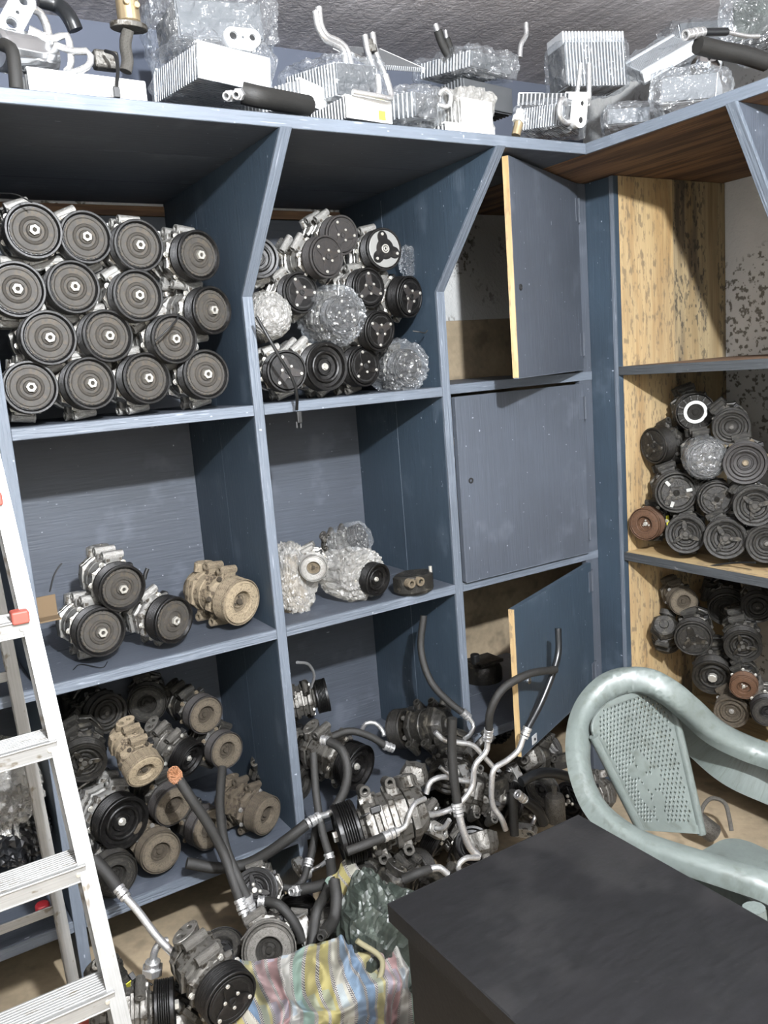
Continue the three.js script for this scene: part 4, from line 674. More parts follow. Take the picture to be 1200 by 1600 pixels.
// ---------------------------------------------------------------- hoses and pipes in the heap
line('hose_assembly', 'long black hose rising against the dark blue upright, crimped to a short pipe', [
  { k: 'hose', pts: [[-0.282, 0.709, -0.06], [-0.306, 0.614, -0.05], [-0.312, 0.531, 0], [-0.274, 0.466, 0.04], [-0.25, 0.439, 0.06]] }, { k: 'collar', pts: [[-0.254, 0.444, 0.06], [-0.236, 0.422, 0.07]] }, { k: 'pipe', pts: [[-0.24, 0.428, 0.07], [-0.231, 0.401, 0.08], [-0.254, 0.384, 0.09], [-0.28, 0.384, 0.1]] }]);
line('hose_assembly', 'black hose bowing left from the door, ending in a long bent silver pipe', [
  { k: 'hose', pts: [[-0.113, 0.599, 0.3], [-0.219, 0.616, 0.31], [-0.306, 0.598, 0.31], [-0.339, 0.546, 0.3], [-0.339, 0.491, 0.29]] }, { k: 'collar', pts: [[-0.339, 0.498, 0.29], [-0.338, 0.459, 0.28]] },
  { k: 'pipe', r: 0.0075, pts: [[-0.337, 0.462, 0.28], [-0.344, 0.433, 0.28], [-0.383, 0.407, 0.28], [-0.395, 0.355, 0.28], [-0.431, 0.325, 0.28], [-0.49, 0.323, 0.29], [-0.55, 0.342, 0.3], [-0.578, 0.372, 0.3]] }]);
line('hose_assembly', 'shiny black hose standing against the open lower door with a bent pipe below', [
  { k: 'hose', mat: M.hoseshiny, r: 0.009, pts: [[-0.06, 0.692, 0.26], [-0.073, 0.628, 0.27], [-0.104, 0.584, 0.28], [-0.163, 0.513, 0.29], [-0.22, 0.465, 0.3]] }, { k: 'collar', pts: [[-0.218, 0.468, 0.3], [-0.235, 0.441, 0.3]] },
  { k: 'pipe', r: 0.0078, pts: [[-0.235, 0.445, 0.3], [-0.254, 0.415, 0.3], [-0.294, 0.399, 0.3], [-0.338, 0.389, 0.3], [-0.348, 0.357, 0.3], [-0.349, 0.293, 0.3], [-0.33, 0.251, 0.31], [-0.319, 0.218, 0.31]] }]);
line('hose_assembly', 'upright black hose in the middle of the heap with a fat silver pipe end', [
  { k: 'hose', r: 0.012, pts: [[-0.443, 0.553, 0.28], [-0.451, 0.474, 0.28], [-0.458, 0.401, 0.29], [-0.459, 0.333, 0.3]] }, { k: 'collar', r: 0.0145, pts: [[-0.461, 0.34, 0.3], [-0.465, 0.308, 0.31]] }, { k: 'pipe', r: 0.01, pts: [[-0.464, 0.311, 0.31], [-0.461, 0.27, 0.32], [-0.448, 0.224, 0.33], [-0.433, 0.202, 0.34]] }]);
line('metal_pipe', 'silver pipe running slantwise under the bowed hose', [{ k: 'pipe', r: 0.007, pts: [[-0.444, 0.489, 0.2], [-0.425, 0.465, 0.21], [-0.388, 0.45, 0.22], [-0.35, 0.434, 0.23], [-0.323, 0.397, 0.24], [-0.295, 0.355, 0.25]] }], 'pipe');
line('metal_pipe', 'silver hooked pipe above the large grey cast compressor', [{ k: 'pipe', r: 0.007, pts: [[-0.524, 0.37, 0.26], [-0.51, 0.396, 0.26], [-0.474, 0.398, 0.26], [-0.428, 0.375, 0.26], [-0.38, 0.352, 0.26]] }], 'pipe');
line('hose_assembly', 'black hose lying over the large grey cast compressor, crimped to a bent pipe', [
  { k: 'hose', r: 0.011, pts: [[-0.789, 0.346, 0.32], [-0.747, 0.351, 0.33], [-0.695, 0.35, 0.33]] }, { k: 'collar', pts: [[-0.698, 0.35, 0.33], [-0.655, 0.351, 0.33]] }, { k: 'pipe', pts: [[-0.659, 0.351, 0.33], [-0.633, 0.356, 0.33], [-0.62, 0.381, 0.33], [-0.597, 0.395, 0.32], [-0.561, 0.391, 0.31]] }]);
line('hose_assembly', 'long thin black hose hanging down along the upright to the sack', [
  { k: 'hose', r: 0.01, pts: [[-0.737, 0.482, 0.08], [-0.759, 0.395, 0.12], [-0.78, 0.326, 0.18], [-0.787, 0.289, 0.22]] }, { k: 'collar', pts: [[-0.788, 0.294, 0.22], [-0.789, 0.276, 0.23]] }, { k: 'hose', r: 0.012, pts: [[-0.79, 0.28, 0.23], [-0.81, 0.262, 0.27], [-0.845, 0.247, 0.3], [-0.88, 0.246, 0.33], [-0.912, 0.199, 0.36], [-0.94, 0.153, 0.4]] }]);
line('hose_assembly', 'thick black hose looping from the ringed compressor back over the shelf edge', [
  { k: 'collar', pts: [[-0.703, 0.499, 0.06], [-0.687, 0.497, 0.08]] }, { k: 'hose', r: 0.012, pts: [[-0.691, 0.499, 0.08], [-0.677, 0.484, 0.12], [-0.681, 0.442, 0.15], [-0.701, 0.398, 0.16], [-0.73, 0.363, 0.16]] }, { k: 'pipe', r: 0.008, pts: [[-0.73, 0.363, 0.16], [-0.752, 0.354, 0.16], [-0.777, 0.357, 0.16]] }, { k: 'collar', r: 0.014, pts: [[-0.773, 0.355, 0.16], [-0.813, 0.349, 0.16]] },
  { k: 'hose', r: 0.0135, pts: [[-0.809, 0.35, 0.16], [-0.848, 0.328, 0.15], [-0.9, 0.29, 0.12], [-0.95, 0.264, 0.09], [-1.011, 0.264, 0.06], [-1.078, 0.294, 0.04]] }]);
line('hose_assembly', 'black hose draped across the tops of the lower middle cell compressors', [{ k: 'hose', r: 0.01, pts: [[-0.639, 0.468, 0], [-0.598, 0.477, 0.02], [-0.549, 0.454, 0.04], [-0.511, 0.42, 0.06]] }, { k: 'collar', pts: [[-0.519, 0.426, 0.06], [-0.494, 0.411, 0.07]] }]);
line('metal_pipe', 'thin silver hooked pipe at the left of the lower middle cell', [{ k: 'pipe', r: 0.004, pts: [[-0.699, 0.677, -0.05], [-0.652, 0.651, -0.08], [-0.629, 0.607, -0.1], [-0.633, 0.568, -0.12]] }], 'pipe');
line('metal_pipe', 'short bright looped pipe behind the ringed compressor', [{ k: 'pipe', r: 0.006, pts: [[-0.549, 0.459, 0], [-0.54, 0.478, 0.01], [-0.518, 0.475, 0.02], [-0.502, 0.451, 0.03], [-0.505, 0.441, 0.04]] }], 'pipe');
line('hose_assembly', 'black hose with a collar bending down behind the wooden shelf end', [{ k: 'hose', r: 0.01, pts: [[-0.759, 0.299, 0.1], [-0.78, 0.263, 0.12], [-0.803, 0.24, 0.14]] }, { k: 'collar', pts: [[-0.803, 0.244, 0.14], [-0.816, 0.23, 0.15]] }, { k: 'hose', r: 0.009, pts: [[-0.816, 0.233, 0.15], [-0.834, 0.211, 0.16], [-0.863, 0.199, 0.16], [-0.885, 0.207, 0.15]] }]);
line('hose_assembly', 'black hose with an open metal eye lying towards the small dark compressor', [{ k: 'nut', r: 0.012, pts: [[-0.884, 0.246, 0.24], [-0.904, 0.256, 0.25]] }, { k: 'hose', r: 0.0125, pts: [[-0.887, 0.247, 0.24], [-0.828, 0.234, 0.24], [-0.771, 0.228, 0.23], [-0.719, 0.226, 0.22]] }]);
line('rubber_hose', 'shiny black hose stub between the open door and the chair', [{ k: 'hose', r: 0.014, mat: M.hoseshiny, pts: [[-0.235, 0.31, 0.28], [-0.18, 0.314, 0.28], [-0.116, 0.296, 0.28], [-0.036, 0.25, 0.28]] }]);
line('hose_assembly', 'short black hose dipping behind the desk edge beside the silver cylinder', [{ k: 'collar', pts: [[-0.283, 0.31, 0.32], [-0.254, 0.279, 0.32]] }, { k: 'hose', r: 0.014, mat: M.hoseshiny, pts: [[-0.258, 0.284, 0.32], [-0.216, 0.239, 0.32], [-0.196, 0.195, 0.32]] }]);
line('rubber_hose', 'upright grey hose stub behind the desk edge', [{ k: 'hose', r: 0.012, pts: [[-0.279, 0.308, 0.3], [-0.283, 0.248, 0.3], [-0.291, 0.191, 0.31]] }]);
line('metal_pipe', 'small bright bent pipe at the left edge of the desk', [{ k: 'pipe', pts: [[-0.571, 0.272, 0.45], [-0.574, 0.289, 0.45], [-0.554, 0.298, 0.45], [-0.514, 0.285, 0.45]] }], 'pipe');
line('hose_assembly', 'dark hose with a bright curved end left of the desk corner', [{ k: 'hose', r: 0.011, pts: [[-0.693, 0.277, 0.4], [-0.662, 0.291, 0.42], [-0.632, 0.288, 0.42]] }, { k: 'pipe', r: 0.008, pts: [[-0.635, 0.289, 0.42], [-0.613, 0.289, 0.43], [-0.597, 0.271, 0.44]] }]);
line('hose_assembly', 'black hose with an orange taped end crossing the dusty compressors', [
  { k: 'hose', r: 0.012, pts: [[-1.092, 0.547, 0.1], [-1.072, 0.495, 0.12], [-1.042, 0.42, 0.14], [-1.023, 0.355, 0.16], [-1.019, 0.296, 0.2], [-1.017, 0.264, 0.22]] }, { k: 'collar', r: 0.014, pts: [[-1.019, 0.272, 0.22], [-1.018, 0.244, 0.24]] }, { k: 'pipe', r: 0.008, pts: [[-1.018, 0.247, 0.24], [-1.018, 0.228, 0.25], [-1.003, 0.204, 0.26], [-0.987, 0.187, 0.26]] }]).children[0].userData.label = 'black hose';
{
  const p = scene.children[scene.children.length - 1], g = filmShell(0.015, 0.018, 0.014, 5, 0.3); part('tape_wrap', g.translate(-0.004, 0.004, 0.002), M.tape, p, 'crumpled orange tape');
}
line('hose_assembly', 'black hose hanging straight from the brown-faced compressor beside the taped hose', [
  { k: 'hose', r: 0.011, pts: [[-0.944, 0.471, -0.02], [-0.987, 0.416, 0.06], [-1.011, 0.36, 0.14], [-1.009, 0.312, 0.19], [-1.001, 0.267, 0.22]] }, { k: 'collar', r: 0.013, pts: [[-1.002, 0.271, 0.22], [-0.996, 0.235, 0.23]] }, { k: 'pipe', r: 0.008, pts: [[-0.996, 0.238, 0.23], [-0.997, 0.215, 0.24], [-0.981, 0.195, 0.25]] }]);
line('hose_assembly', 'black hose turning into a long pale silver pipe slanting to the floor', [
  { k: 'hose', r: 0.014, pts: [[-1.286, 0.393, 0.05], [-1.266, 0.362, 0.08], [-1.252, 0.334, 0.11]] }, { k: 'collar', r: 0.0135, pts: [[-1.254, 0.341, 0.11], [-1.243, 0.319, 0.13]] }, { k: 'pipe', r: 0.0085, pts: [[-1.244, 0.323, 0.13], [-1.228, 0.298, 0.16], [-1.206, 0.255, 0.21], [-1.186, 0.23, 0.25], [-1.166, 0.206, 0.3]] }]);
line('hose_assembly', 'short black hose arching right from the twin collars', [{ k: 'collar', pts: [[-0.985, 0.262, 0.24], [-0.965, 0.258, 0.25]] }, { k: 'hose', r: 0.011, pts: [[-0.968, 0.26, 0.25], [-0.95, 0.259, 0.28], [-0.933, 0.23, 0.31], [-0.922, 0.186, 0.33]] }]);
line('rubber_hose', 'fat black hose folded back with its open end facing out above the sack', [{ k: 'hose', r: 0.0135, pts: [[-0.837, 0.303, 0.34], [-0.85, 0.28, 0.37], [-0.87, 0.251, 0.39], [-0.911, 0.253, 0.42]] }, { k: 'nut', r: 0.011, mat: M.hose, pts: [[-0.908, 0.256, 0.42], [-0.924, 0.26, 0.435]] }]);
line('metal_pipe', 'short silver elbow pipe on a small can near the ladder', [{ k: 'nut', r: 0.022, pts: [[-1.225, 0.171, 0.2], [-1.22, 0.2, 0.2]] }, { k: 'pipe', r: 0.008, pts: [[-1.221, 0.193, 0.2], [-1.213, 0.22, 0.2], [-1.197, 0.233, 0.2], [-1.184, 0.23, 0.2]] }], 'pipe');
line('metal_pipe', 'silver S-shaped pipe beside the bare grey compressor', [{ k: 'pipe', r: 0.007, pts: [[-1.04, 0.223, 0.3], [-1.033, 0.213, 0.31], [-1.026, 0.204, 0.32], [-1.043, 0.19, 0.32]] }], 'pipe');
{
  const can = thing('receiver_drier', 'dull silver cylinder standing in the heap between the door and the chair', 'receiver', [-0.119, 0.156, 0.28], 'refrigerant receivers');
  part('cylinder', lathe([[0, 0], [0.026, 0], [0.028, 0.004], [0.028, 0.062], [0.024, 0.074], [0.012, 0.079], [0, 0.08]], 32).rotateX(-PI / 2), M.castdark, can); part('neck', cyl(0.007, 0.03, 'y', 14).translate(0, 0.09, 0), M.castdark, can);
  const c2 = thing('receiver_drier', 'small grey cylinder with a bent pipe on the floor seen past the chair back', 'receiver', [0.281, 0.03, 0.489], 'refrigerant receivers');
  part('cylinder', aim(lathe([[0, 0], [0.026, 0], [0.028, 0.004], [0.028, 0.062], [0.024, 0.074], [0.012, 0.079], [0, 0.08]], 32), [0, 0.03, 0], [-0.5, 0.6, -0.4]), M.castdark, c2);
  part('pipe', tube([[-0.03, 0.08, -0.02], [-0.01, 0.1, -0.03], [0.03, 0.115, -0.03], [0.06, 0.1, -0.01], [0.055, 0.06, 0.01], [0.05, 0.03, 0.02]], 0.006), M.castdark, c2);
}
// loose cast brackets, caps and fittings filling the heap
{
  const spots = [[-0.478, 0.358, 0.16], [-0.23, 0.377, 0.1], [-0.538, 0.303, 0.3], [-0.374, 0.211, 0.25], [-0.231, 0.253, 0.18], [-0.531, 0.306, 0.1], [-0.646, 0.205, 0.2], [-0.618, 0.234, 0.28], [-0.205, 0.159, 0.25], [-0.76, 0.183, 0.25], [-0.954, 0.177, 0.1], [-0.91, 0.211, 0.3], [-1.124, 0.201, 0.3], [-0.555, 0.201, 0.35], [-0.363, 0.353, 0.2], [-0.022, 0.241, 0.1], [0.085, 0.195, 0.1], [-0.79, 0.179, 0.05], [-0.833, 0.16, 0.3], [-0.693, 0.164, 0.3], [-0.133, 0.254, 0.12], [-0.973, 0.144, 0.35]];
  const where = ['under the hooked pipe', 'behind the bowed hose', 'left of the fat pipe end', 'right of the fat pipe end', 'below the slanting pipe end', 'left of the hooked pipe', 'under the large cast compressor', 'right of the large cast compressor', 'behind the desk edge', 'below the small dark compressor', 'under the shelf edge', 'beside the folded hose', 'beside the pale slanting pipe', 'at the desk left edge', 'between the bent pipes', 'under the open door', 'near the chair back', 'at the foot of the upright', 'behind the fat hoses', 'above the green bag', 'beside the door catch', 'just above the sack'];
  spots.forEach(([x, y, z], i) => {
    const kind = i % 3, t = thing(kind === 2 ? 'valve_block' : 'cast_bracket', `small ${kind === 2 ? 'two-port valve block' : kind ? 'cast lug bracket' : 'cast housing piece'} ${where[i]}`, 'machine part', [x, y - 0.03, z], 'loose castings in the heap');
    t.rotation.set(rr(-0.8, 0.8), rr(0, 6.2), rr(-0.8, 0.8));
    const m = [M.castdark, M.oily, M.cast][i % 3];
    if (kind === 2) { part('block', figureBlock().translate(0, 0.02, 0), m, t); part('stub', tube([[-0.018, 0.02, 0.01], [-0.02, 0.022, 0.04], [-0.03, 0.04, 0.06]], 0.006), M.pipe, t); }
    else if (kind === 1) { part('web', box(0.07, 0.045, 0.018, 0, 0.03, 0, 'x', 0.004), m, t); part('lug', ring(0.014, 0.007, 0.03).translate(-0.035, 0.05, 0), m, t); part('lug', ring(0.012, 0.006, 0.04).translate(0.036, 0.02, 0), m, t); }
    else { part('housing', revolve([[0.0, 0.05], [0.018, 0.05], [0.03, 0.044, 0.004], [0.036, 0.03, 0.006], [0.038, 0.0, 0.007], [0.033, -0.004, 0.004], [0.02, -0.006], [0, -0.006]], 5, 36).translate(0, 0.035, 0), m, t); part('spigot', ring(0.012, 0.007, 0.03).translate(0, 0.035, 0.06), M.castdark, t); }
  });
}
// mains cord hanging over the shelf, and wire ends
{
  const c = thing('power_cord', 'black cord with a plug hanging over the shelf edge of the upper middle cell', 'cord', [-0.759, 1.563, 0.05]);
  const L = (a) => a.map((t, i) => t - c.position.toArray()[i]);
  part('cable', tube([L([-0.764, 1.563, 0.06]), L([-0.748, 1.513, 0.08]), L([-0.723, 1.464, 0.08]), L([-0.694, 1.418, 0.07]), L([-0.68, 1.384, 0.06]), L([-0.669, 1.34, 0.03])], 0.004), M.wire, c);
  part('plug', merge([box(0.014, 0.03, 0.012, ...L([-0.665, 1.321, 0.03]), 'y', 0.003), cyl(0.003, 0.016, 'y', 8).translate(...L([-0.673, 1.303, 0.03])), cyl(0.003, 0.016, 'y', 8).translate(...L([-0.662, 1.302, 0.03]))]), M.wire, c);
  for (const [lab, pts, r] of [['thin black wire arching over the top left compressors', [[-1.268, 1.829, 0], [-1.243, 1.821, 0.03], [-1.219, 1.803, 0.05]], 0.0016], ['loose black wire end across the third-row rightmost compressor face', [[-1.001, 1.52, 0.04], [-0.974, 1.543, 0.05], [-0.948, 1.564, 0.04], [-0.937, 1.578, 0.03]], 0.0022], ['little black wire sticking out beside the right upright, upper middle cell', [[-0.271, 1.516, -0.03], [-0.257, 1.512, -0.02], [-0.238, 1.509, -0.02], [-0.229, 1.515, -0.02]], 0.002], ['twisted black wire ends above the cardboard, middle left shelf', [[-1.263, 0.969, -0.15], [-1.249, 1.005, -0.15], [-1.235, 1.024, -0.15], [-1.227, 1.031, -0.15]], 0.002], ['black lead stub behind the perched compressor', [[-1.049, 0.962, -0.12], [-1.044, 0.977, -0.12], [-1.038, 0.987, -0.12]], 0.005], ['thin pale wire loop lying on the middle left shelf', [[-1.251, 0.799, -0.063], [-1.231, 0.799, -0.089], [-1.194, 0.799, -0.026], [-1.175, 0.799, -0.059]], 0.001]])
    solo('wire', tube(pts, r, 24, 6), M.wire, lab, 'wire', 'loose wire ends');
  // dark lead along the right unit middle shelf edge
  solo('wire', tube([[0.372, 0.786, 0.376], [0.39, 0.802, 0.405], [0.4, 0.818, 0.46], [0.38, 0.838, 0.552]], 0.003, 24, 6), M.wire, 'black lead lying along the front of the right unit middle shelf', 'wire', 'loose wire ends');
}
// ---------------------------------------------------------------- bags and sacks
function cloth(w, h, nx, ny, f) {
  const g = new THREE.PlaneGeometry(w, h, nx, ny), p = g.attributes.position, uv = new Float32Array(p.count * 2);
  for (let i = 0; i < p.count; i++) { const u = p.getX(i), v = p.getY(i), q = f(u, v); uv[2 * i] = u; uv[2 * i + 1] = v; p.setXYZ(i, q[0], q[1], q[2]); }
  g.setAttribute('uv', new THREE.BufferAttribute(uv, 2)); g.computeVertexNormals(); return flat(g);
}
{
  const s = thing('woven_sack', 'crumpled woven sack striped yellow, blue and pink on the heap', 'sack', [-0.961, 0.093, 0.5]);
  const f = (u, v) => { const rd = (a) => 0.5 - Math.abs(a); const hgt = 0.07 * Math.exp(-((u / 0.2) ** 2) * 1.2 - ((v / 0.15) ** 2) * 1.2) + 0.1 * rd(N3(u * 9 + 3, v * 9, 1.7)) + 0.055 * rd(N3(u * 16, v * 16 + 5, 4)) + 0.02 * (0.4 - Math.abs(N3(u * 30 + 2 * v, v * 24, 9))) + 0.01 * N3(u * 50, v * 50, 19); return [u * 0.9 + 0.03 * N3(u * 8, v * 8, 20), hgt - 0.02 - 0.25 * Math.max(0, Math.abs(u) - 0.16) - 0.2 * Math.max(0, Math.abs(v) - 0.13), -v * 0.9 + 0.03 * N3(u * 8, v * 8, 30)]; };
  const g = cloth(0.42, 0.36, 90, 80, f); g.rotateX(0.75); g.rotateY(-0.3); part('cloth', g, M.sack, s);
  const tip = cloth(0.1, 0.12, 20, 24, (u, v) => [u * (1 - (v + 0.06) * 6.5) , v + 0.06, 0.02 * N3(u * 20, v * 20, 3)]); tip.rotateZ(0.15); tip.translate(-0.17, 0.05, -0.02); part('corner_flap', tip, M.sack, s);
  const b = thing('woven_bag', 'dark green woven plastic bag slumped against the desk side', 'bag', [-0.8, 0.088, 0.42]);
  const blob = filmShell(0.1, 0.17, 0.09, 91, 0.12, 0.3); part('bag_body', blob.translate(0.02, 0.06, 0), M.green, b);
  part('strap', tube([[-0.07, 0.17, 0.07], [-0.03, 0.12, 0.1], [-0.08, 0.05, 0.11], [-0.12, -0.02, 0.11]], 0.006), M.strap, b, 'tan woven strap');
  const r = solo('woven_bag', cloth(0.1, 0.08, 24, 20, (u, v) => [u, v + 0.012 * N3(u * 30, v * 30, 2), 0.015 * N3(u * 25 + 3, v * 25, 6)]), M.sack, 'scrap of patterned woven sack beside the small dark compressor', 'sack'); r.position.set(-0.777, 0.24, 0.28); r.rotation.set(-0.5, 0.3, 0.3);
  const k = solo('plastic_bag', filmShell(0.058, 0.06, 0.08, 97, 0.2, 0.15), M.bag, 'black shiny plastic bag in the lower cupboard opening', 'bag'); k.position.set(0.035, 0.239, -0.2);
  const t = thing('canister', 'dark canister standing on the bag inside the lower cupboard', 'canister', [0.134, 0.242, -0.34]);
  part('body', revolve([[0, 0.0], [0.062, 0.0], [0.068, 0.006], [0.068, 0.12], [0.06, 0.14], [0.05, 0.146], [0, 0.15]], 3, 40).rotateX(-PI / 2), M.oilydark, t); part('cap', cyl(0.016, 0.04, 'y', 14).translate(-0.03, 0.16, 0), M.wire, t); part('lid', box(0.1, 0.012, 0.09, 0.01, 0.148, 0, 'x', 0.003), M.oily, t);
  const l1 = solo('plastic_bag', filmShell(0.09, 0.1, 0.1, 101, 0.2, 0.15), M.filmwhite, 'clouded clear plastic bag behind the ladder on the left', 'bag'); l1.position.set(-1.436, 0.541, -0.12);
  const l2 = solo('plastic_bag', filmShell(0.085, 0.08, 0.09, 107, 0.22, 0.15), M.bag, 'black plastic bag behind the ladder under the clouded one', 'bag'); l2.position.set(-1.43, 0.451, -0.12);
  const fs = solo('film_scrap', filmShell(0.035, 0.045, 0.03, 131, 0.25, 0.2), M.film, 'loose crumpled film scrap above the rightmost compressor, upper middle cell', 'plastic film'); fs.position.set(-0.194, 1.709, -0.12);
  const l3 = thing('bottle_cap', 'small red cap on the shelf behind the ladder', 'cap', [-1.397, 0.27, -0.02]); part('cap', lathe([[0, 0.022], [0.013, 0.022], [0.0155, 0.019], [0.016, 0.0], [0, 0]], 24).rotateX(-PI / 2), M.red, l3);
  const cb = thing('cardboard_box', 'torn brown cardboard piece behind the ladder on the middle left shelf', 'cardboard', [-1.284, 0.909, -0.14]); part('panel', box(0.06, 0.055, 0.004, 0, 0.0275, 0, 'x', 0.001), M.card, cb); part('flap', box(0.06, 0.004, 0.04, 0, 0.004, 0.02, 'x', 0.001), M.card, cb);
  const vb = thing('manifold', 'flat rusty manifold with two open ports beside the film-swathed compressor', 'valve', [-0.331, 0.797, -0.023]);
  { const q = revolve([[0, 0.055], [0.05, 0.055, 0.004], [0.056, 0.05, 0.004], [0.056, 0.01, 0.004], [0.05, 0.002], [0, 0]], 5, 40).rotateX(-PI / 2); q.scale(1.05, 1, 0.8); part('body', q, M.oily, vb); for (const x of [-0.042, -0.012]) part('port', ring(0.0125, 0.007, 0.022, 'z', 18).translate(x, 0.042, 0.044), M.dusty, vb); part('stud', cyl(0.005, 0.02, 'y', 10).translate(0.045, 0.06, 0.02), M.nut, vb); }
  const wb = thing('wrapped_part', 'slim part bundled in crumpled white film against the middle upright', 'wrapped part', [-0.654, 0.797, -0.125]);
  part('core', revolve([[0, 0], [0.035, 0], [0.04, 0.01], [0.035, 0.09], [0.022, 0.12], [0.02, 0.15], [0, 0.152]], 4, 32).rotateX(-PI / 2), M.dusty, wb); part('plastic_wrap', (() => { const g = filmShell(0.06, 0.095, 0.06, 113, 0.2, 0.1); g.translate(0, 0.085, 0); return g; })(), M.filmwhite, wb);
}

// ---------------------------------------------------------------- aluminium stepladder at left
{
  const foot = [-1.333, 0, 0.628], dirZ = -0.335, splay = -0.028;
  const lad = thing('stepladder', 'aluminium stepladder standing open at the left of the shelves', 'ladder', [-1.55, 0, 0.4]);
  const WL = (g) => g.translate(1.55, 0, -0.4);
  const H = 1.78, px = (y) => foot[0] + splay * y - 0.012, pz = (y) => foot[2] + dirZ * y;
  function rail(x0, x1, z0, z1, h, depth, width, side) {   // C-section rail: web outside, flanges front and back
    const sh = poly(side > 0 ? [[-width, -depth / 2], [0.001, -depth / 2], [0.001, depth / 2], [-width, depth / 2], [-width, depth / 2 - 0.0022], [-0.002, depth / 2 - 0.0022], [-0.002, -depth / 2 + 0.0022], [-width, -depth / 2 + 0.0022]] : [[width, -depth / 2], [-0.001, -depth / 2], [-0.001, depth / 2], [width, depth / 2], [width, depth / 2 - 0.0022], [0.002, depth / 2 - 0.0022], [0.002, -depth / 2 + 0.0022], [width, -depth / 2 + 0.0022]]);
    const len = Math.hypot(x1 - x0, h, z1 - z0), g = extrude(sh, len, 0.0004); g.rotateX(-PI / 2); uvBox(g, 'y'); const q = new THREE.Quaternion().setFromUnitVectors(V(0, 1, 0), V(x1 - x0, h, z1 - z0).normalize()); g.applyQuaternion(q); g.translate(x0, 0, z0); return g;
  }
  const W0 = 0.46;
  for (const s of [1, -1]) {
    const X = (y) => (s > 0 ? px(y) + 0.012 : px(0) - W0 - (px(y) - px(0)) * 1);
    part('front_rail', WL(rail(X(0), X(H), pz(0), pz(H), H, 0.056, 0.026, s)), M.alu, lad);
    part('rear_rail', WL(rail(X(0) - s * 0.018, X(H) - s * 0.02, 0.035, 0.045, H - 0.12, 0.034, 0.022, s)), M.alu, lad);
    part('foot', WL(box(0.04, 0.05, 0.075, X(0) - s * 0.008, 0.025, pz(0), 'x', 0.006)), M.redcap, lad); part('foot', WL(box(0.034, 0.05, 0.05, X(0) - s * 0.025, 0.025, 0.035, 'x', 0.006)), M.redcap, lad);
  }
  const ys = [0.198, 0.408, 0.614, 0.822, 1.03, 1.237, 1.447, 1.65];
  ys.forEach((y, i) => {
    const x1 = px(y) - 0.004, x0 = px(0) - W0 - (px(y) - px(0)) + 0.01, zc = pz(y), st = group('step', lad), w = x1 - x0, xm = (x0 + x1) / 2;
    part('tread', WL(merge([box(w, 0.003, 0.066, xm, y, zc - 0.002, 'x', 0.0008), ...[...Array(9)].map((_, k) => box(w, 0.0022, 0.003, xm, y + 0.0022, zc - 0.03 + k * 0.0068, 'x', 0.0006))])), M.alu, st);
    part('front_lip', WL(merge([box(w + 0.004, 0.03, 0.0028, xm, y - 0.014, zc + 0.032, 'x', 0.0008), box(w + 0.004, 0.004, 0.008, xm, y, zc + 0.033, 'x', 0.0015), box(w + 0.004, 0.003, 0.007, xm, y - 0.028, zc + 0.031, 'x', 0.001)])), M.alu, st); part('back_lip', WL(box(w, 0.024, 0.0025, xm, y - 0.012, zc - 0.034, 'x', 0.0008)), M.alu, st);
    for (const xx of [x0 + 0.015, x1 - 0.012]) part('rivet', WL(cyl(0.004, 0.004, 'z', 12).translate(xx, y - 0.014, zc + 0.034)), M.nut, st);
    if (y > 1.0) for (const xx of [x0 + 0.02, x1 - 0.012]) part('corner_cap', WL(box(0.03, 0.024, 0.03, xx, y + 0.008, zc + 0.028, 'x', 0.004)), M.redcap, st, 'red-brown plastic corner');
  });
  for (const s of [1]) for (const y of [0.3, 0.85]) part('rear_brace', WL(box(W0 - 0.06, 0.022, 0.004, px(0) - W0 / 2, y, 0.035, 'x', 0.001)), M.alu, lad);
  part('top_cap', WL(box(W0 - 0.08, 0.03, 0.12, px(0) - W0 / 2, 1.79, pz(H) - 0.0, 'x', 0.01)), M.redcap, lad);
}
// ---------------------------------------------------------------- black desk in the foreground
{
  const H = 0.74, x0 = -1.094, x1 = -0.752, z0 = 1.035, z1 = 1.62;
  const d = thing('desk', 'black laminate desk with an overhanging top in the right foreground', 'desk', [(x0 + x1) / 2, 0, (z0 + z1) / 2]);
  const WD = (g) => g.translate(-(x0 + x1) / 2, 0, -(z0 + z1) / 2);
  part('desk_top', WD(span(x0, x1, H - 0.026, H, z0, z1, 'x', 0.002)), M.lam, d);
  part('edge_band', WD(merge([span(x0 - 0.0008, x0 + 0.0006, H - 0.0255, H - 0.0005, z0, z1, 'z', 0.0004), span(x0, x1, H - 0.0255, H - 0.0005, z0 - 0.0008, z0 + 0.0006, 'x', 0.0004)])), M.lam, d);
  part('side_panel', WD(span(x0 + 0.016, x0 + 0.034, 0, H - 0.026, z0 + 0.016, z1, 'y')), M.lam, d); part('side_panel', WD(span(x1 - 0.034, x1 - 0.016, 0, H - 0.026, z0 + 0.016, z1, 'y')), M.lam, d);
  part('modesty_panel', WD(span(x0 + 0.034, x1 - 0.034, 0.06, H - 0.026, z0 + 0.03, z0 + 0.046, 'y')), M.lam, d);
}
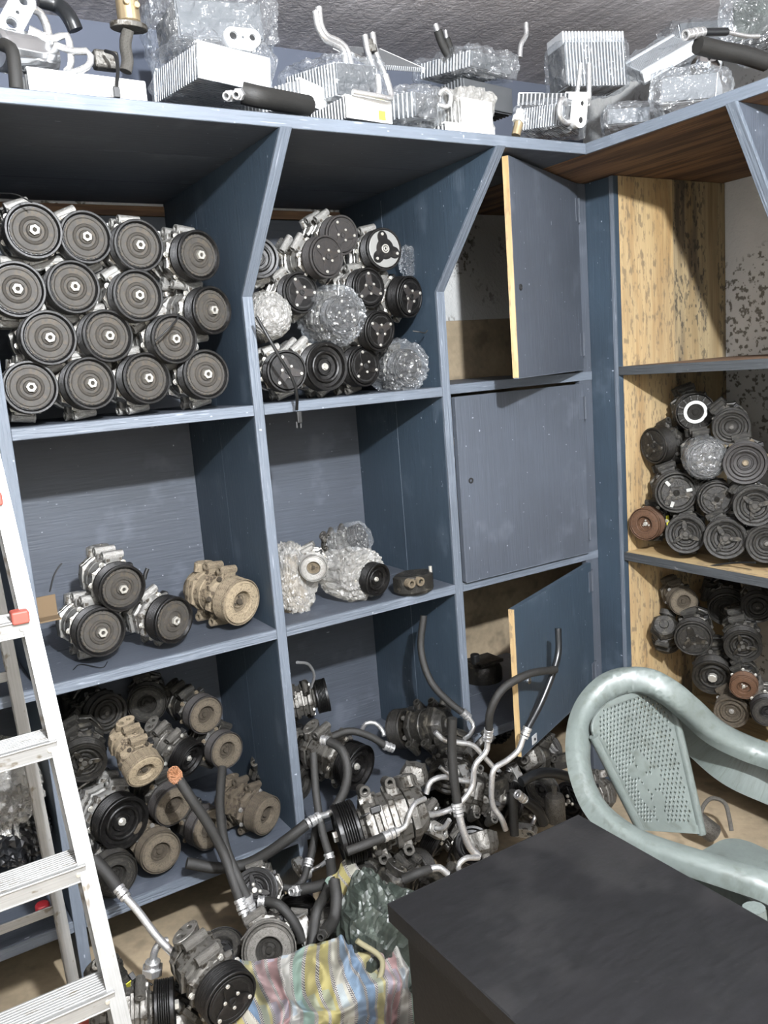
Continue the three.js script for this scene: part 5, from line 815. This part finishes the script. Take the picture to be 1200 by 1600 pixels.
// ---------------------------------------------------------------- grey-green moulded plastic armchair
{
  const o = [-0.4, 0, 1.07];
  const ch = thing('plastic_armchair', 'grey-green moulded plastic armchair with a perforated back', 'chair', o);
  const L = (a) => V(a[0] - o[0], a[1], a[2] - o[2]);
  // rim: front of left arm -> over the back -> front of right arm; [point, strip normal]
  const rim = [[[-0.531, 0.61, 1.241], [0, 1, 0.3]], [[-0.566, 0.65, 1.223], [0.1, 1, 0.1]], [[-0.587, 0.655, 1.177], [0.15, 1, 0]], [[-0.617, 0.655, 1.084], [0.2, 1, 0]], [[-0.625, 0.655, 1.041], [0.3, 1, 0.1]], [[-0.629, 0.66, 1.002], [0.4, 1, 0.15]], [[-0.623, 0.672, 0.95], [0.6, 0.8, 0.3]], [[-0.609, 0.695, 0.91], [0.7, 0.6, 0.4]], [[-0.583, 0.722, 0.874], [0.7, 0.5, 0.5]], [[-0.527, 0.755, 0.831], [0.5, 0.4, 0.75]], [[-0.488, 0.78, 0.822], [0.3, 0.35, 0.9]], [[-0.451, 0.803, 0.832], [0.12, 0.35, 0.9]], [[-0.423, 0.812, 0.85], [0, 0.35, 0.9]], [[-0.4, 0.81, 0.878], [-0.12, 0.35, 0.9]], [[-0.378, 0.79, 0.903], [-0.3, 0.4, 0.85]], [[-0.345, 0.755, 0.918], [-0.45, 0.55, 0.7]], [[-0.297, 0.705, 0.934], [-0.5, 0.8, 0.4]], [[-0.245, 0.668, 0.963], [-0.35, 0.95, 0.15]], [[-0.224, 0.657, 0.994], [-0.2, 1, 0]], [[-0.207, 0.65, 1.072], [-0.1, 1, 0.1]], [[-0.148, 0.61, 1.11], [0, 1, 0.3]]];
  const cP = new THREE.CatmullRomCurve3(rim.map((r) => L(r[0])), false, 'centripetal'), cN = new THREE.CatmullRomCurve3(rim.map((r) => V(...r[1]).normalize()), false, 'centripetal');
  function strip(curve, normals, prof, n, closed = true) {   // profile [across, along normal]
    const pos = [], uv = [], idx = [], m = prof.length, N = n;
    for (let i = 0; i <= N; i++) {
      const t = i / N, p = curve.getPoint(t), tg = curve.getTangent(t), nn = normals.getPoint(t); nn.addScaledVector(tg, -nn.dot(tg)).normalize(); const bi = V(0, 0, 0).crossVectors(tg, nn);
      for (let j = 0; j <= m; j++) { const [a, b] = prof[j % m]; const q = p.clone().addScaledVector(bi, a).addScaledVector(nn, b); pos.push(q.x, q.y, q.z); uv.push(t * 1.6, j * 0.015); }
    }
    for (let i = 0; i < N; i++) for (let j = 0; j < m; j++) { const a = i * (m + 1) + j, b = a + m + 1; idx.push(a, a + 1, b, b, a + 1, b + 1); }
    const c0 = [], c1 = []; for (let j = 1; j < m - 1; j++) { c0.push(0, j + 1, j); const e = N * (m + 1); c1.push(e, e + j, e + j + 1); }
    const g = new THREE.BufferGeometry(); g.setAttribute('position', new THREE.Float32BufferAttribute(pos, 3)); g.setAttribute('uv', new THREE.Float32BufferAttribute(uv, 2)); g.setIndex([...idx, ...c0, ...c1]); g.computeVertexNormals(); return crease(flat(g), 0.9);
  }
  const oval = [[-0.0244, -0.022], [-0.0244, -0.004], [-0.0210, 0.004], [-0.0143, 0.008], [-0.006, 0.01], [0.006, 0.01], [0.0143, 0.008], [0.0210, 0.004], [0.0244, -0.004], [0.0244, -0.022], [0.0214, -0.022], [0.0206, -0.004], [0.0118, 0.003], [0, 0.005], [-0.0118, 0.003], [-0.0206, -0.004], [-0.0214, -0.022]];
  part('rim_and_arms', strip(cP, cN, oval, 160), M.chair, ch);
  // skirt hanging below the arms
  const lowR = new THREE.CatmullRomCurve3([[-0.299, 0.7, 0.838], [-0.269, 0.645, 0.871], [-0.239, 0.6, 0.921], [-0.205, 0.575, 0.981], [-0.158, 0.55, 1.068]].map(L)), nR = new THREE.CatmullRomCurve3([[-0.8, 0.5, 0.2], [-0.9, 0.4, 0], [-0.9, 0.4, 0], [-0.9, 0.4, 0], [-0.9, 0.4, 0]].map((a) => V(...a)));
  const web = [[-0.034, -0.004], [-0.034, 0.002], [0, 0.006], [0.034, 0.002], [0.034, -0.004], [0, -0.002]];
  part('arm_skirt', strip(lowR, nR, web, 60), M.chair, ch);
  const lowL = new THREE.CatmullRomCurve3([[-0.534, 0.63, 0.844], [-0.566, 0.6, 0.927], [-0.561, 0.58, 1.034], [-0.537, 0.565, 1.126], [-0.516, 0.55, 1.221]].map(L)), nL = new THREE.CatmullRomCurve3([[0.8, 0.5, 0.3], [0.9, 0.4, 0.1], [0.9, 0.4, 0], [0.9, 0.4, 0], [0.9, 0.4, 0]].map((a) => V(...a)));
  part('arm_skirt', strip(lowL, nL, web, 60), M.chair, ch);
  // perforated back panel: flat outline with diamond holes, then bent
  const A = L([-0.551, 0.745, 0.868]), B = L([-0.34, 0.731, 0.872]), D0 = L([-0.335, 0.499, 0.927]), E0 = L([-0.486, 0.558, 0.913]);
  const bw = A.distanceTo(B), bh = 0.5 * (A.distanceTo(E0) + B.distanceTo(D0)), rise = 0.055, bot = E0.distanceTo(D0) / bw, inside = (x, y) => { const k = Math.min(1, (y + bh / 2) / bh); return { hw: 0.5 * bw * (bot + (1 - bot) * k) * (y > bh / 2 ? Math.sqrt(Math.max(0.0004, 1 - ((y - bh / 2) / rise) ** 2)) : 1) }; };
  const outline = []; for (let i = 0; i <= 14; i++) { const y = -bh / 2 + bh * i / 14; outline.push([inside(0, y).hw, y]); } for (let i = 1; i < 16; i++) { const a = i / 16 * PI; outline.push([0.5 * bw * Math.cos(a), bh / 2 + rise * Math.sin(a)]); } for (let i = 14; i >= 0; i--) { const y = -bh / 2 + bh * i / 14; outline.push([-inside(0, y).hw, y]); }
  const sh = poly(outline);
  const leaf = (x, y) => {     // solid raised spray in the middle of the mesh
    const q = (cx, cy, rx, ry, a) => { cx = cx * 0.8 - 0.004; cy = cy * 0.85 - 0.01; rx *= 0.62; ry *= 0.72; const c = Math.cos(a), s = Math.sin(a), u = ((x - cx) * c + (y - cy) * s) / rx, w = (-(x - cx) * s + (y - cy) * c) / ry; return u * u + w * w < 1; };
    return q(-0.005, 0.055, 0.02, 0.036, 0.2) || q(-0.035, 0.03, 0.032, 0.018, -0.5) || q(-0.002, 0.0, 0.03, 0.026, 0) || q(-0.03, -0.03, 0.018, 0.04, 0.3) || q(0.01, -0.045, 0.026, 0.022, 0.5) || q(0.0, -0.09, 0.018, 0.05, 0.1) || q(-0.035, -0.12, 0.016, 0.04, -0.1) || q(0.028, 0.012, 0.014, 0.018, 0);
  };
  const px0 = 0.0098, py0 = 0.0098;
  for (let j = -20; j <= 24; j++) for (let i = -13; i <= 13; i++) {
    const x = (i + (j & 1 ? 0.5 : 0)) * px0, y = j * py0 * 0.9; const { hw } = inside(x, y);
    if (Math.abs(x) > hw - 0.017 || y < -bh / 2 + 0.02 || y > bh / 2 + rise - 0.012 || leaf(x, y)) continue;
    const p = new THREE.Path(), a = 0.0031, b = 0.0046; p.moveTo(x, y - b); p.lineTo(x - a, y); p.lineTo(x, y + b); p.lineTo(x + a, y); p.closePath(); sh.holes.push(p);
  }
  const bg = extrude(sh, 0.004, 0.0006, 1), bp = bg.attributes.position;
  const bend = (x, y, z) => {
    const k = (y + bh / 2) / bh, hw = 0.5 * bw * (bot + (1 - bot) * Math.min(1, k)), s = (x / hw + 1) / 2, q = V(0, 0, 0).lerpVectors(E0, D0, s).lerp(V(0, 0, 0).lerpVectors(A, B, s), k);
    const nrm = V(0, 0, 0).crossVectors(V(0, 0, 0).subVectors(D0, E0), V(0, 0, 0).subVectors(A, E0)).normalize();
    return q.addScaledVector(nrm, z - 0.012 * (1 - (x / hw) ** 2));
  };
  const ny = [], flatN = [...Array(bp.count)].map((_, i) => bg.attributes.normal.getZ(i));
  for (let i = 0; i < bp.count; i++) { const x = bp.getX(i), y = bp.getY(i), q = bend(x, y, bp.getZ(i)); ny.push(x, y); bp.setXYZ(i, q.x, q.y, q.z); }
  bg.setAttribute('uv', new THREE.Float32BufferAttribute(ny, 2)); bg.computeVertexNormals(); const bn = bg.attributes.normal;
  for (let i = 0; i < bn.count; i++) if (Math.abs(flatN[i]) > 0.9) { const x = ny[2 * i], y = ny[2 * i + 1], e = 1e-3, du = bend(x + e, y, 0).sub(bend(x - e, y, 0)), dv = bend(x, y + e, 0).sub(bend(x, y - e, 0)), q = du.cross(dv).normalize().multiplyScalar(Math.sign(flatN[i])); bn.setXYZ(i, q.x, q.y, q.z); }
  const bk = part('back_panel', bg, M.chair, ch, 'perforated back with a moulded spray');
  // rim fillets joining the back panel to the rim
  for (const [s, q] of [[-1, 'l'], [1, 'r']]) { const pts = []; for (let i = 0; i <= 8; i++) { const y = -bh / 2 + bh * i / 8; pts.push(bend(s * inside(0, y).hw, y, 0.002)); } part('back_rail', tube(pts, 0.009, 40, 8), M.chair, ch); }
  // seat
  const sy = 0.43, st = new THREE.Shape(), sw = 0.2; st.moveTo(-sw + 0.05, -0.2); st.lineTo(sw - 0.05, -0.2); st.quadraticCurveTo(sw, -0.2, sw, -0.14); st.lineTo(sw, 0.15); st.quadraticCurveTo(sw, 0.22, sw - 0.06, 0.22); st.lineTo(-sw + 0.06, 0.22); st.quadraticCurveTo(-sw, 0.22, -sw, 0.15); st.lineTo(-sw, -0.14); st.quadraticCurveTo(-sw, -0.2, -sw + 0.05, -0.2);
  const sg = extrude(st, 0.012, 0.006, 10); sg.rotateX(PI / 2); sg.translate(-0.0, sy, 0.03); part('seat', uvBox(sg, 'x'), M.chair, ch);
  for (const [sx, sz] of [[-1, -1], [1, -1], [-1, 1], [1, 1]]) { const top = [sx * 0.165, 0.42, 0.03 + sz * 0.16], bot = [sx * 0.215, 0.0, 0.03 + sz * 0.22]; part('leg', aim(lathe([[0, 0], [0.024, 0], [0.026, 0.01], [0.02, 0.41], [0.018, 0.425], [0, 0.43]], 16), bot, top), M.chair, ch); }
  for (const sx of [-1, 1]) part('arm_post', tube([[sx * 0.18, 0.43, 0.17], [sx * 0.205, 0.53, 0.17], [sx * 0.21, 0.63, 0.16]], 0.016, 20, 10), M.chair, ch);
}

scene.traverse((o) => { if (o.isMesh) o.receiveShadow = true; });
renderer.render(scene, camera);
